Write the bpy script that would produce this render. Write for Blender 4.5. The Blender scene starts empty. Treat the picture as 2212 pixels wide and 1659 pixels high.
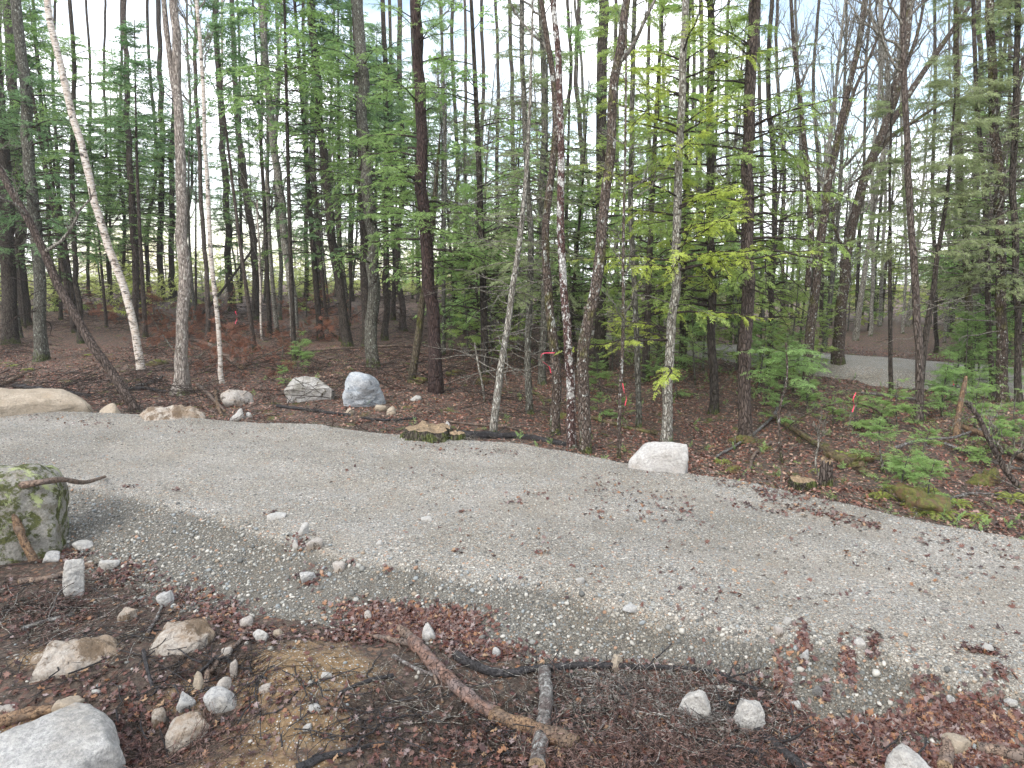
import bpy, math, random
import numpy as np
from math import radians as rad, pi

S = bpy.context.scene
# ---------------------------------------------------------------- camera, world, sun, exposure
CAM_H = 3.0
PITCH = rad(9.0)
FPX = 1475.0                       # focal length in units of a picture 2212 wide, 1659 high
cam = bpy.data.cameras.new("camera")
camo = bpy.data.objects.new("camera", cam)
S.collection.objects.link(camo)
camo.location = (0, 0, CAM_H)
camo.rotation_euler = (rad(90) - PITCH, 0, 0)
cam.sensor_width = 36.0
cam.lens = 36.0 * FPX / 2212.0
cam.clip_start = 0.05
cam.clip_end = 3000
S.camera = camo

SUN_EL, SUN_AZ = rad(42), rad(215)      # soft, behind the camera to the left
W = bpy.data.worlds.new("World")
S.world = W
W.use_nodes = True
nt = W.node_tree
nt.nodes.clear()
o = nt.nodes.new('ShaderNodeOutputWorld')
bg = nt.nodes.new('ShaderNodeBackground')
bg.inputs['Strength'].default_value = 0.10
sky = nt.nodes.new('ShaderNodeTexSky')
sky.sky_type = 'NISHITA'
sky.sun_disc = False
sky.sun_elevation = SUN_EL
sky.sun_rotation = SUN_AZ
tc = nt.nodes.new('ShaderNodeTexCoord')
mp = nt.nodes.new('ShaderNodeMapping')
mp.inputs['Scale'].default_value = (1.0, 1.0, 2.2)
mp.inputs['Location'].default_value = (0.35, 0.2, 0.1)
ns = nt.nodes.new('ShaderNodeTexNoise')
ns.inputs['Scale'].default_value = 2.6
ns.inputs['Detail'].default_value = 6
ns.inputs['Roughness'].default_value = 0.55
rp = nt.nodes.new('ShaderNodeValToRGB')
rp.color_ramp.elements[0].position = 0.38
rp.color_ramp.elements[1].position = 0.58
mx = nt.nodes.new('ShaderNodeMixRGB')
mx.inputs['Color2'].default_value = (15.0, 15.4, 16.2, 1)
sc_ = nt.nodes.new('ShaderNodeMixRGB')
sc_.blend_type = 'MULTIPLY'
sc_.inputs['Fac'].default_value = 1
sc_.inputs['Color2'].default_value = (2.2, 1.9, 1.6, 1)
L = nt.links.new
L(tc.outputs['Generated'], mp.inputs['Vector'])
L(mp.outputs['Vector'], ns.inputs['Vector'])
# a ragged opening in the cloud, where blue sky shows
prev = ns.outputs['Fac']
for (dx, dy, dz, rad_, amt) in ((0.42, 0.83, 0.30, 0.26, 0.26), (-0.03, 0.98, 0.07, 0.12, 0.14)):
    vd = nt.nodes.new('ShaderNodeVectorMath'); vd.operation = 'DISTANCE'
    ln_ = (dx * dx + dy * dy + dz * dz) ** .5
    vd.inputs[1].default_value = (dx / ln_, dy / ln_, dz / ln_)
    L(tc.outputs['Generated'], vd.inputs[0])
    mr = nt.nodes.new('ShaderNodeMapRange'); mr.interpolation_type = 'SMOOTHSTEP'
    mr.inputs['From Max'].default_value = rad_; mr.inputs['To Min'].default_value = amt; mr.inputs['To Max'].default_value = 0
    L(vd.outputs['Value'], mr.inputs['Value'])
    sb = nt.nodes.new('ShaderNodeMath'); sb.operation = 'SUBTRACT'
    L(prev, sb.inputs[0]); L(mr.outputs['Result'], sb.inputs[1]); prev = sb.outputs[0]
L(prev, rp.inputs['Fac'])
L(rp.outputs['Color'], mx.inputs['Fac'])
L(sky.outputs['Color'], sc_.inputs['Color1'])
L(sc_.outputs['Color'], mx.inputs['Color1'])
L(mx.outputs['Color'], bg.inputs['Color'])
L(bg.outputs['Background'], o.inputs['Surface'])

sun = bpy.data.lights.new("sun", 'SUN')
sun.energy = 1.5
sun.angle = rad(22)
sun.color = (1.0, 0.95, 0.88)
suno = bpy.data.objects.new("sun", sun)
S.collection.objects.link(suno)
suno.rotation_euler = (rad(90) - SUN_EL, 0, pi - SUN_AZ)

S.view_settings.view_transform = 'Standard'
S.view_settings.look = 'None'
S.view_settings.exposure = 1.05
S.view_settings.gamma = 1.0
S.cycles.max_bounces = 6
S.cycles.diffuse_bounces = 3
S.cycles.glossy_bounces = 1
S.cycles.transmission_bounces = 3
S.cycles.transparent_max_bounces = 4
S.cycles.sample_clamp_indirect = 6
S.cycles.use_denoising = True
S.cycles.use_adaptive_sampling = True
S.cycles.adaptive_threshold = 0.02

# ---------------------------------------------------------------- helpers
RNG = np.random.default_rng(7)
R = random.Random(7)

def _h(ix, iy, iz, seed):
    n = (ix.astype(np.int64) * 374761393 + iy.astype(np.int64) * 668265263 + iz.astype(np.int64) * 2147483647 + seed * 1274126177) & 0xffffffff
    n = ((n ^ (n >> 13)) * 1274126177) & 0xffffffff
    n = (n ^ (n >> 16)) & 0xffffffff
    n = (n * 2246822519) & 0xffffffff
    return ((n ^ (n >> 15)) & 0xffffff) / float(0xffffff)

def noise3(p, seed=0):
    p = np.asarray(p, float)
    f = np.floor(p); t = p - f; t = t * t * (3 - 2 * t)
    i = f.astype(np.int64)
    out = 0
    for a in (0, 1):
        for b in (0, 1):
            for c in (0, 1):
                w = (t[..., 0] if a else 1 - t[..., 0]) * (t[..., 1] if b else 1 - t[..., 1]) * (t[..., 2] if c else 1 - t[..., 2])
                out = out + w * _h(i[..., 0] + a, i[..., 1] + b, i[..., 2] + c, seed)
    return out * 2 - 1

def fbm(p, seed=0, octv=4, gain=0.5):
    s = 0; a = 1.0; q = np.asarray(p, float)
    for k in range(octv):
        s = s + a * noise3(q, seed + k * 17)
        q = q * 2.03 + 3.1; a *= gain
    return s

def fbm2(x, y, sc, seed=0, octv=4, gain=0.5):
    return fbm(np.stack([np.asarray(x) * sc, np.asarray(y) * sc, np.zeros_like(np.asarray(x, float)) + 0.37], -1), seed, octv, gain)

def sstep(a, b, x):
    t = np.clip((np.asarray(x, float) - a) / (b - a), 0, 1)
    return t * t * (3 - 2 * t)

def mesh_np(name, V, F, mats=(), midx=None, smooth=False):
    """V (n,3), F (m,k) or list of such"""
    if not isinstance(F, list):
        F = [F]
    F = [np.asarray(f, np.int32) for f in F if len(f)]
    me = bpy.data.meshes.new(name)
    V = np.asarray(V, np.float32)
    me.vertices.add(len(V)); me.vertices.foreach_set('co', V.ravel())
    nl = sum(f.size for f in F); npoly = sum(len(f) for f in F)
    me.loops.add(nl); me.polygons.add(npoly)
    me.loops.foreach_set('vertex_index', np.concatenate([f.ravel() for f in F]))
    tot = np.concatenate([np.full(len(f), f.shape[1], np.int32) for f in F])
    st = np.concatenate([[0], np.cumsum(tot)[:-1]]).astype(np.int32)
    me.polygons.foreach_set('loop_start', st)
    try:
        me.polygons.foreach_set('loop_total', tot)
    except Exception:
        pass
    for m in mats:
        me.materials.append(m)
    if midx is not None:
        me.polygons.foreach_set('material_index', np.asarray(midx, np.int32))
    if smooth is not False:
        sm = np.ones(npoly, bool) if smooth is True else np.asarray(smooth, bool)
        me.polygons.foreach_set('use_smooth', sm)
    me.update(calc_edges=True)
    return me

class Geo:
    """collects pieces (verts, faces, material index, smooth) and builds one mesh"""
    def __init__(s): s.v = []; s.f = []; s.m = []; s.s = []; s.n = 0
    def add(s, V, F, m=0, sm=True):
        V = np.asarray(V).reshape(-1, 3); F = np.asarray(F)
        if len(F) == 0: return
        s.v.append(V); s.f.append(F + s.n); s.m.append(np.full(len(F), m)); s.s.append(np.full(len(F), sm)); s.n += len(V)
    def mesh(s, name, mats, shift=None):
        V = np.concatenate(s.v)
        if shift is not None: V = V - np.asarray(shift)
        return mesh_np(name, V, s.f, mats, np.concatenate(s.m), np.concatenate(s.s))

def link(name, me, loc=(0, 0, 0), parent=None, **props):
    ob = bpy.data.objects.new(name, me)
    S.collection.objects.link(ob)
    ob.location = loc
    if parent is not None: ob.parent = parent
    for k, v in props.items():
        if v: ob[k] = v
    return ob

def tubes(P, Rr, k=5, cap=False):
    """P (N,n,3) polylines, Rr (N,n) radii -> verts, quads"""
    P = np.asarray(P, float); Rr = np.asarray(Rr, float)
    N, n, _ = P.shape
    T = np.gradient(P, axis=1)
    T /= np.linalg.norm(T, axis=2, keepdims=True) + 1e-9
    m = T.mean(axis=1, keepdims=True)
    ref = np.where(np.abs(m[..., 2:3]) > 0.8, np.array([[[1.0, 0.13, 0]]]), np.array([[[0.05, 0.02, 1.0]]]))
    ref = np.broadcast_to(ref, T.shape)
    A = np.cross(T, ref); A /= np.linalg.norm(A, axis=2, keepdims=True) + 1e-9
    B = np.cross(T, A)
    th = np.arange(k) * 2 * pi / k
    V = P[:, :, None, :] + Rr[:, :, None, None] * (A[:, :, None, :] * np.cos(th)[None, None, :, None] + B[:, :, None, :] * np.sin(th)[None, None, :, None])
    idx = np.arange(N * n * k).reshape(N, n, k)
    a = idx[:, :-1, :]; b = idx[:, 1:, :]
    a2 = np.roll(a, -1, axis=2); b2 = np.roll(b, -1, axis=2)
    F = np.stack([a, a2, b2, b], -1).reshape(-1, 4)
    return V.reshape(-1, 3), F

def cr(P, n):
    """Catmull-Rom resample of a polyline (any dimension) to n points"""
    P = np.asarray(P, float)
    if len(P) == 2:
        t = np.linspace(0, 1, n)[:, None]
        return P[0] * (1 - t) + P[1] * t
    Q = np.vstack([2 * P[0] - P[1], P, 2 * P[-1] - P[-2]])
    d = np.linalg.norm(np.diff(P, axis=0), axis=1)
    c = np.concatenate([[0], np.cumsum(d)]) / d.sum() * (len(P) - 1)
    u = np.interp(np.linspace(0, 1, n), c / (len(P) - 1), np.arange(len(P)))
    i = np.clip(u.astype(int), 0, len(P) - 2); t = (u - i)[:, None]
    p0, p1, p2, p3 = Q[i], Q[i + 1], Q[i + 2], Q[i + 3]
    return 0.5 * (2 * p1 + (p2 - p0) * t + (2 * p0 - 5 * p1 + 4 * p2 - p3) * t ** 2 + (3 * p1 - p0 - 3 * p2 + p3) * t ** 3)

def ray(u, v):
    cx = (u - 1106) / FPX; cy = (829.5 - v) / FPX
    c, s = math.cos(PITCH), math.sin(PITCH)
    return np.stack([np.asarray(cx, float) + 0 * np.asarray(cy), c + s * np.asarray(cy, float), -s + c * np.asarray(cy, float)], -1)

def plane_pt(u, v, z=0.0):
    d = ray(np.asarray(u, float), np.asarray(v, float))
    t = (z - CAM_H) / d[..., 2]
    return d * t[..., None] + np.array([0, 0, CAM_H])

def at_depth(u, v, dep):
    """point on the ray through (u,v) at depth dep along the camera axis"""
    return ray(np.asarray(u, float), np.asarray(v, float)) * np.asarray(dep, float)[..., None] + np.array([0, 0, CAM_H])

def cam_depth(p):
    p = np.asarray(p, float) - np.array([0, 0, CAM_H])
    return p[..., 1] * math.cos(PITCH) - p[..., 2] * math.sin(PITCH)

def project(p):
    p = np.asarray(p, float)
    d = cam_depth(p)
    up = p[..., 1] * math.sin(PITCH) + (p[..., 2] - CAM_H) * math.cos(PITCH)
    return 1106 + FPX * p[..., 0] / d, 829.5 - FPX * up / d

# ---------------------------------------------------------------- terrain
FAR = plane_pt(np.array([-40, 90, 200, 310, 500, 700, 870, 1000, 1120, 1250, 1370, 1480, 1640, 1800, 1960, 2212]),
               np.array([884, 887, 891, 895, 908, 918, 940, 950, 958, 978, 1002, 1017, 1042, 1082, 1117, 1163]), 0.0)
BRK = plane_pt(np.array([0, 230, 450, 700, 950, 1300, 1600, 1900, 2212]), np.array([1030, 1062, 1110, 1180, 1225, 1285, 1340, 1392, 1480]), 0.0)
TOE = plane_pt(np.array([-60, 130, 250, 440, 700, 850, 1060, 1200, 1640, 1720, 1900, 2212]), np.array([1150, 1185, 1285, 1330, 1385, 1385, 1410, 1435, 1480, 1560, 1600, 1655]), -0.35)
def curve(P, lo, hi):
    x = np.concatenate([[lo[0]], P[:, 0], [hi[0]]]); y = np.concatenate([[lo[1]], P[:, 1], [hi[1]]])
    i = np.argsort(x)
    return x[i], y[i]
cF = curve(FAR, (-70, 19), (16, -4)); cB = curve(BRK, (-60, 11.5), (11, -3)); cT = curve(TOE, (-60, 9.0), (10, -3.5))
yF = lambda x: np.interp(x, *cF)
yB = lambda x: np.interp(x, *cB)
yT = lambda x: np.interp(x, *cT)
r2c = (np.array([-60, 0, 6, 9, 12, 15, 18, 30, 80]), np.array([66, 44, 33.5, 28.4, 24.3, 21.4, 18.8, 9, -20]))

def mounds(x, y):
    z = 0
    for (px, py, sx, sy, h) in MND:
        z = z + h * np.exp(-((x - px) / sx) ** 2 - ((y - py) / sy) ** 2)
    return z
def _m(u, v, sx, sy, h):
    p = plane_pt(u, v, -0.35); return (p[0], p[1], sx, sy, h)
MND = [_m(640, 1470, .75, .5, .12), _m(480, 1455, .3, .16, -.22), _m(150, 1440, .7, .45, .10), _m(330, 1610, .5, .35, -.12),
       _m(1500, 1600, .9, .3, -.05), _m(60, 1290, .8, .5, .06), _m(1350, 1640, .8, .3, .05)]

def H_ground(x, y):
    x = np.asarray(x, float); y = np.asarray(y, float)
    f, b = yF(x), yB(x)
    near = -0.36 + 0.05 * fbm2(x, y, 0.9, 3, 4) + mounds(x, y) + 0.014 * fbm2(x, y, 7, 31, 3)
    drop = 0.26 + 0.42 * sstep(-3, 6, x)
    d = y - f
    far = -drop * (1 - sstep(4, 26, d)) - 0.10 + 0.09 * fbm2(x, y, 0.33, 9, 4) + 0.03 * fbm2(x, y, 2.1, 5, 3)
    far = far + 0.25 * sstep(12, 40, y) * np.exp(-((x + 9) / 12) ** 2) + 1.1 * sstep(30, 62, y) * sstep(6, -8, x) + 0.22 * sstep(45, 120, y) * fbm2(x, y, 0.03, 19, 2)
    far = far - 0.18 * np.exp(-((y - np.interp(x, *r2c)) / 5) ** 2) * sstep(4, 8, x)
    w = sstep(0.35, 0.65, (y - b) / (f - b + 1e-6))
    return near * (1 - w) + far * w - 0.25 * np.clip(1 - np.abs((y - b) / (f - b + 1e-6) - 0.5) / 0.5, 0, 1)

def yBn(x):
    return yB(x) + .20 * fbm2(x, 0 * np.asarray(x, float), .75, 201, 2) + .07 * fbm2(x, 0 * np.asarray(x, float), 3.1, 211, 2)

def H_road(x, y):
    x = np.asarray(x, float); y = np.asarray(y, float)
    f, b, t = yF(x), yBn(x), yT(x)
    n = 0.012 * fbm2(x, y, 2.3, 41, 4) + 0.03 * fbm2(x, y, 0.35, 47, 2)
    u = (y - b) / (f - b + 1e-6)
    z = n - 0.035 * np.exp(-((u - .38) / .07) ** 2) - 0.03 * np.exp(-((u - .74) / .06) ** 2) + .015 * np.exp(-((u - .06) / .05) ** 2)
    s = (b - y) / np.maximum(b - t, .3)
    k = np.maximum(s, 0)
    z = z - 0.35 * np.where(k < 1, np.power(np.maximum(k, 1e-5), .8), k) + 0.03 * sstep(0, .3, k) * fbm2(x, y, 1.9, 53, 4)
    e = np.maximum(y - f + 0.08 * fbm2(x, y, 1.2, 61, 3), 0)
    z = z - 0.5 * e - 0.25 * np.minimum(e, .2)
    return z

def H_road2(x, y):
    c = np.interp(x, *r2c)
    d = np.abs(y - c) + 0.3 * fbm2(x, y, 0.6, 77, 3)
    z = 0.03 + 0.02 * fbm2(x, y, 0.8, 71, 3) - 0.25 * np.maximum(d - 2.4, 0)
    return np.where(x < -5, -2.0, z)

def H(x, y):
    return np.maximum(np.maximum(H_ground(x, y), H_road(x, y)), H_road2(x, y))

def pix(u, v, it=400):
    """where the ray through (u, v) meets the ground"""
    u = np.atleast_1d(np.asarray(u, float)); v = np.atleast_1d(np.asarray(v, float))
    d = ray(u, v)
    t = np.full(len(u), 3.0)
    done = np.zeros(len(u), bool)
    for k in range(it):
        p = d * t[:, None]; z = CAM_H + p[:, 2]
        gap = z - H(p[:, 0], p[:, 1])
        step = np.clip(gap / (np.abs(d[:, 2]) + 0.12) * 0.7, 0.002, 3)
        done |= gap < 0.004
        t = np.where(done, t, t + step)
        if done.all() or t.min() > 150: break
    t = np.minimum(t, 90)
    p = d * t[:, None] + np.array([0, 0, CAM_H])
    p[:, 2] = H(p[:, 0], p[:, 1])
    return p
def pix1(u, v): return pix(u, v)[0]

def polar_grid():
    a = np.concatenate([np.linspace(-180, -52, 60, endpoint=False), np.linspace(-52, 52, 640, endpoint=False), np.linspace(52, 180, 60)])
    r = np.concatenate([np.linspace(0.3, 3.4, 14, endpoint=False), 3.4 * np.exp(np.linspace(0, math.log(30 / 3.4), 430, endpoint=False)), 30 * np.exp(np.linspace(0, math.log(300 / 30), 60))])
    A, Rr = np.meshgrid(np.radians(a), r)
    return Rr * np.sin(A), Rr * np.cos(A)
GX, GY = polar_grid()

def grid_mesh(name, Z, mask, mats, attrs=None):
    n, m = GX.shape
    idx = np.arange(n * m).reshape(n, m)
    F = np.stack([idx[:-1, :-1], idx[:-1, 1:], idx[1:, 1:], idx[1:, :-1]], -1)
    if mask is not None:
        k = mask[:-1, :-1] | mask[:-1, 1:] | mask[1:, 1:] | mask[1:, :-1]
        F = F[k]
    F = F.reshape(-1, 4)[:, ::-1]
    used = np.unique(F); rem = np.zeros(n * m, np.int64); rem[used] = np.arange(len(used))
    V = np.stack([GX, GY, Z], -1).reshape(-1, 3)[used]
    me = mesh_np(name, V, rem[F], mats, smooth=True)
    for k, A in (attrs or {}).items():
        at = me.attributes.new(k, 'FLOAT', 'POINT')
        at.data.foreach_set('value', A.reshape(-1)[used].astype(np.float32))
    return me
# ---------------------------------------------------------------- materials
class NB:
    def mixc(s, a, b, f): return tuple(x * (1 - f) + y * f for x, y in zip(a, b))
    def __init__(s, name):
        s.m = bpy.data.materials.new(name); s.m.use_nodes = True
        s.t = s.m.node_tree; s.t.nodes.clear()
        s.out = s.t.nodes.new('ShaderNodeOutputMaterial')
    def n(s, typ, ins=None, **kw):
        nd = s.t.nodes.new('ShaderNode' + typ)
        for k, v in kw.items(): setattr(nd, k, v)
        for k, v in (ins or {}).items(): s.set(nd, k, v)
        return nd
    def set(s, nd, k, v):
        if isinstance(v, tuple) and len(v) == 2 and hasattr(v[0], 'outputs'): s.t.links.new(v[0].outputs[v[1]], nd.inputs[k])
        elif isinstance(v, tuple) and len(v) == 3 and nd.inputs[k].type == 'RGBA': nd.inputs[k].default_value = v + (1,)
        else: nd.inputs[k].default_value = v
    def co(s, scale=(1, 1, 1), kind='Object'):
        t = s.n('TexCoord'); m = s.n('Mapping', {'Vector': (t, kind), 'Scale': scale}); return (m, 'Vector')
    def noise(s, sc, vec, det=4, ro=0.55):
        return (s.n('TexNoise', {'Scale': sc, 'Detail': det, 'Roughness': ro, 'Vector': vec}), 'Fac')
    def ramp(s, fac, stops, mode='LINEAR'):
        r = s.n('ValToRGB', {'Fac': fac}); e = r.color_ramp; e.interpolation = mode
        while len(e.elements) < len(stops): e.elements.new(0.5)
        for el, (p, c) in zip(e.elements, stops):
            el.position = p; el.color = (c if isinstance(c, tuple) else (c, c, c)) + (1,)
        return (r, 'Color')
    def mix(s, fac, a, b, mode='MIX'):
        m = s.n('MixRGB', {'Fac': fac, 'Color1': a, 'Color2': b}); m.blend_type = mode; return (m, 'Color')
    def math(s, op, a, b=0.5):
        m = s.n('Math', {0: a, 1: b}); m.operation = op; return (m, 'Value')
    def bump(s, h, st=0.5, dist=0.02, nrm=None):
        d = {'Height': h, 'Strength': st, 'Distance': dist}
        if nrm: d['Normal'] = nrm
        return (s.n('Bump', d), 'Normal')
    def pbr(s, col, rough=0.85, nrm=None, spec=0.3):
        d = {'Base Color': col, 'Roughness': rough, 'Specular IOR Level': spec}
        if nrm: d['Normal'] = nrm
        b = s.n('BsdfPrincipled', d); s.t.links.new(b.outputs[0], s.out.inputs[0]); return s.m

def bark(name, dark, light, patch=None, pth=0.6, psc=9.0, moss=0.0, stretch=4.0, bsc=14.0, patch2=None):
    b = NB(name); v = b.co((1, 1, 1 / stretch)); v1 = b.co((1, 1, 0.7))
    n1 = b.noise(bsc * 1.6, v, 6, 0.65); n2 = b.noise(2.2, v1, 3)
    c = b.ramp(n1, [(0.32, dark), (0.62, light)])
    c = b.mix(b.ramp(n2, [(0.3, 0.0), (0.75, 0.75)]), c, b.mix(0.5, c, light))
    if patch:
        np_ = b.noise(psc, v1, 5, 0.6)
        k = b.ramp(np_, [(pth, 0.0), (pth + 0.035, 1.0)])
        c = b.mix(k, c, patch)
        n4 = b.noise(psc * 3.1, v1, 3, 0.6)
        c = b.mix(b.ramp(n4, [(pth + .03, 0.0), (pth + 0.06, .8)]), c, patch)
    if patch2:
        n5 = b.noise(3.4, b.co((1, 1, .5)), 4, 0.6)
        c = b.mix(b.ramp(n5, [(0.55, 0.0), (0.66, 0.85)]), c, patch2)
    # moss towards the foot of the stem, broken by noise
    if moss:
        t = b.n('TexCoord'); z = b.n('SeparateXYZ', {0: (t, 'Object')})
        nm = b.noise(7, v1, 4)
        h = b.math('MULTIPLY', (z, 'Z'), 0.55 / moss)
        k = b.ramp(b.math('SUBTRACT', nm, h), [(0.36, 0.0), (0.52, 1.0)])
        c = b.mix(b.math('MULTIPLY', k, 0.75), c, b.ramp(b.noise(30, v1, 3), [(0.3, (0.03, 0.05, 0.01)), (0.7, (0.13, 0.16, 0.03))]))
    wv = b.mix(.06, v, (b.n('TexNoise', {'Scale': bsc * .8, 'Detail': 3., 'Vector': v}), 'Color'))
    v2 = b.n('TexVoronoi', {'Scale': bsc * 1.5, 'Vector': wv}, feature='DISTANCE_TO_EDGE')
    cr_ = b.ramp((v2, 'Distance'), [(0.0, 0.0), (0.16, 1.0)])
    c = b.mix(cr_, b.mix(1.0, c, (.42, .40, .38), 'MULTIPLY'), c)
    hh = b.math('ADD', cr_, n1)
    return b.pbr(c, 0.9, b.bump(hh, 1.0, 0.03), 0.2)

M = {}
M['bark_dark'] = bark('dark_bark', (0.022, 0.018, 0.015), (0.085, 0.072, 0.06), (0.22, 0.24, 0.20), 0.66, 22, moss=1)
M['bark_brown'] = bark('brown_bark', (0.033, 0.026, 0.022), (0.135, 0.11, 0.095), (0.26, 0.27, 0.24), 0.66, 18, moss=.5)
M['bark_red'] = bark('reddish_bark', (0.028, 0.021, 0.018), (0.125, 0.098, 0.084), (0.27, 0.28, 0.26), 0.70, 20, moss=.3)
M['bark_wine'] = bark('wine_dark_bark', (0.016, 0.011, 0.010), (0.072, 0.048, 0.043), (0.2, 0.2, 0.18), 0.70, 20)
M['bark_grey'] = bark('grey_bark', (0.040, 0.037, 0.031), (0.155, 0.15, 0.125), (0.30, 0.32, 0.28), 0.60, 14, moss=1)
M['bark_pale'] = bark('pale_grey_bark', (0.10, 0.09, 0.075), (0.30, 0.28, 0.24), (0.45, 0.46, 0.42), 0.56, 20, moss=.6)
M['bark_lichen'] = bark('lichen_patched_bark', (0.035, 0.027, 0.023), (0.14, 0.11, 0.09), (0.42, 0.44, 0.41), 0.60, 7, moss=1.0, stretch=2.5, patch2=(0.10, 0.10, 0.03))
M['bark_white_patch'] = bark('white_patched_bark', (0.05, 0.027, 0.024), (0.14, 0.088, 0.078), (0.52, 0.52, 0.5), 0.54, 4.5, moss=.3, stretch=1.6)
M['bark_snag'] = bark('weathered_bare_wood', (0.11, 0.088, 0.075), (0.38, 0.335, 0.295), (0.50, 0.47, 0.42), 0.58, 11, moss=.5, stretch=9, bsc=20)
M['bark_moss'] = bark('mossy_bark', (0.035, 0.028, 0.02), (0.12, 0.10, 0.07), (0.35, 0.37, 0.3), 0.66, 20, moss=.8, patch2=(0.09, 0.10, 0.015))
def birch():
    b = NB('white_birch_bark'); v = b.co((1, 1, 5)); vb = b.co((1, 1, 2.0))
    n = b.noise(7, v, 4, .6)
    c = b.ramp(n, [(0.34, (0.03, 0.026, 0.024)), (0.45, (0.32, 0.28, 0.24)), (0.58, (0.47, 0.45, 0.42))])
    n2 = b.noise(3.4, vb, 4, .65)
    c = b.mix(b.ramp(n2, [(0.56, 0.0), (0.60, 1.0)]), c, (0.035, 0.03, 0.028))
    n3 = b.noise(11, b.co((1, 1, .6)), 3)
    c = b.mix(b.ramp(n3, [(.4, 0.0), (.7, .45)]), c, (0.36, 0.27, 0.2))
    return b.pbr(c, 0.75, b.bump(n, .5, .01))
M['bark_birch'] = birch()

def foliage(name, dark, light, tr=0.3, yellow=(0.2, 0.2, 0.03)):
    b = NB(name)
    g = b.n('NewGeometry'); oi = b.n('ObjectInfo')
    v = b.co((1, 1, 1.6)); n = b.noise(1.6, v, 3)
    f = b.math('ADD', b.math('MULTIPLY', (g, 'Random Per Island'), 0.55), b.math('MULTIPLY', n, 0.6))
    c = b.ramp(f, [(0.25, dark), (0.85, light)])
    c = b.mix(b.math('MULTIPLY', (oi, 'Random'), 0.35), c, yellow)
    d = b.n('BsdfPrincipled', {'Base Color': c, 'Roughness': 0.55, 'Specular IOR Level': 0.35})
    t = b.n('BsdfTranslucent', {'Color': b.mix(0.5, c, light)})
    m = b.n('MixShader', {'Fac': tr}); b.t.links.new(d.outputs[0], m.inputs[1]); b.t.links.new(t.outputs[0], m.inputs[2])
    b.t.links.new(m.outputs[0], b.out.inputs[0]); return b.m
M['fol_dark'] = foliage('dark_needles', (0.06, 0.125, 0.06), (0.22, 0.37, 0.16), .5, yellow=(0.20, 0.30, 0.09))
M['fol_mid'] = foliage('green_needles', (0.11, 0.19, 0.07), (0.32, 0.49, 0.17), .5, yellow=(0.26, 0.36, 0.09))
M['fol_fresh'] = foliage('fresh_green_needles', (0.13, 0.20, 0.055), (0.40, 0.54, 0.16), .5, yellow=(0.36, 0.46, 0.10))
M['fol_lime'] = foliage('lime_needles', (0.22, 0.30, 0.05), (0.58, 0.68, 0.15), .5, yellow=(0.5, 0.55, 0.09))
M['fol_sage'] = foliage('dull_green_needles', (0.13, 0.18, 0.085), (0.36, 0.44, 0.21), .48, yellow=(0.2, 0.19, 0.1))
M['fol_rust'] = foliage('dead_rust_needles', (0.085, 0.034, 0.022), (0.31, 0.145, 0.09), .22, yellow=(0.25, 0.1, 0.06))
M['fol_yellow'] = foliage('yellow_green_leaves', (0.30, 0.36, 0.10), (0.60, 0.66, 0.25), .5, yellow=(0.55, 0.55, 0.16))
M['twig_grey'] = bark('grey_twig_wood', (0.10, 0.09, 0.075), (0.30, 0.28, 0.24), (0.4, 0.42, 0.38), .6, 30)
M['twig_pale'] = bark('pale_twig_wood', (0.16, 0.15, 0.135), (0.42, 0.40, 0.37), (0.5, 0.52, 0.48), .6, 30)
M['twig_dark'] = bark('dark_twig_wood', (0.025, 0.02, 0.018), (0.09, 0.07, 0.06), (0.3, 0.32, 0.3), .66, 30)
M['twig_red'] = bark('reddish_twig_wood', (0.09, 0.055, 0.048), (0.27, 0.18, 0.155))

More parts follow.
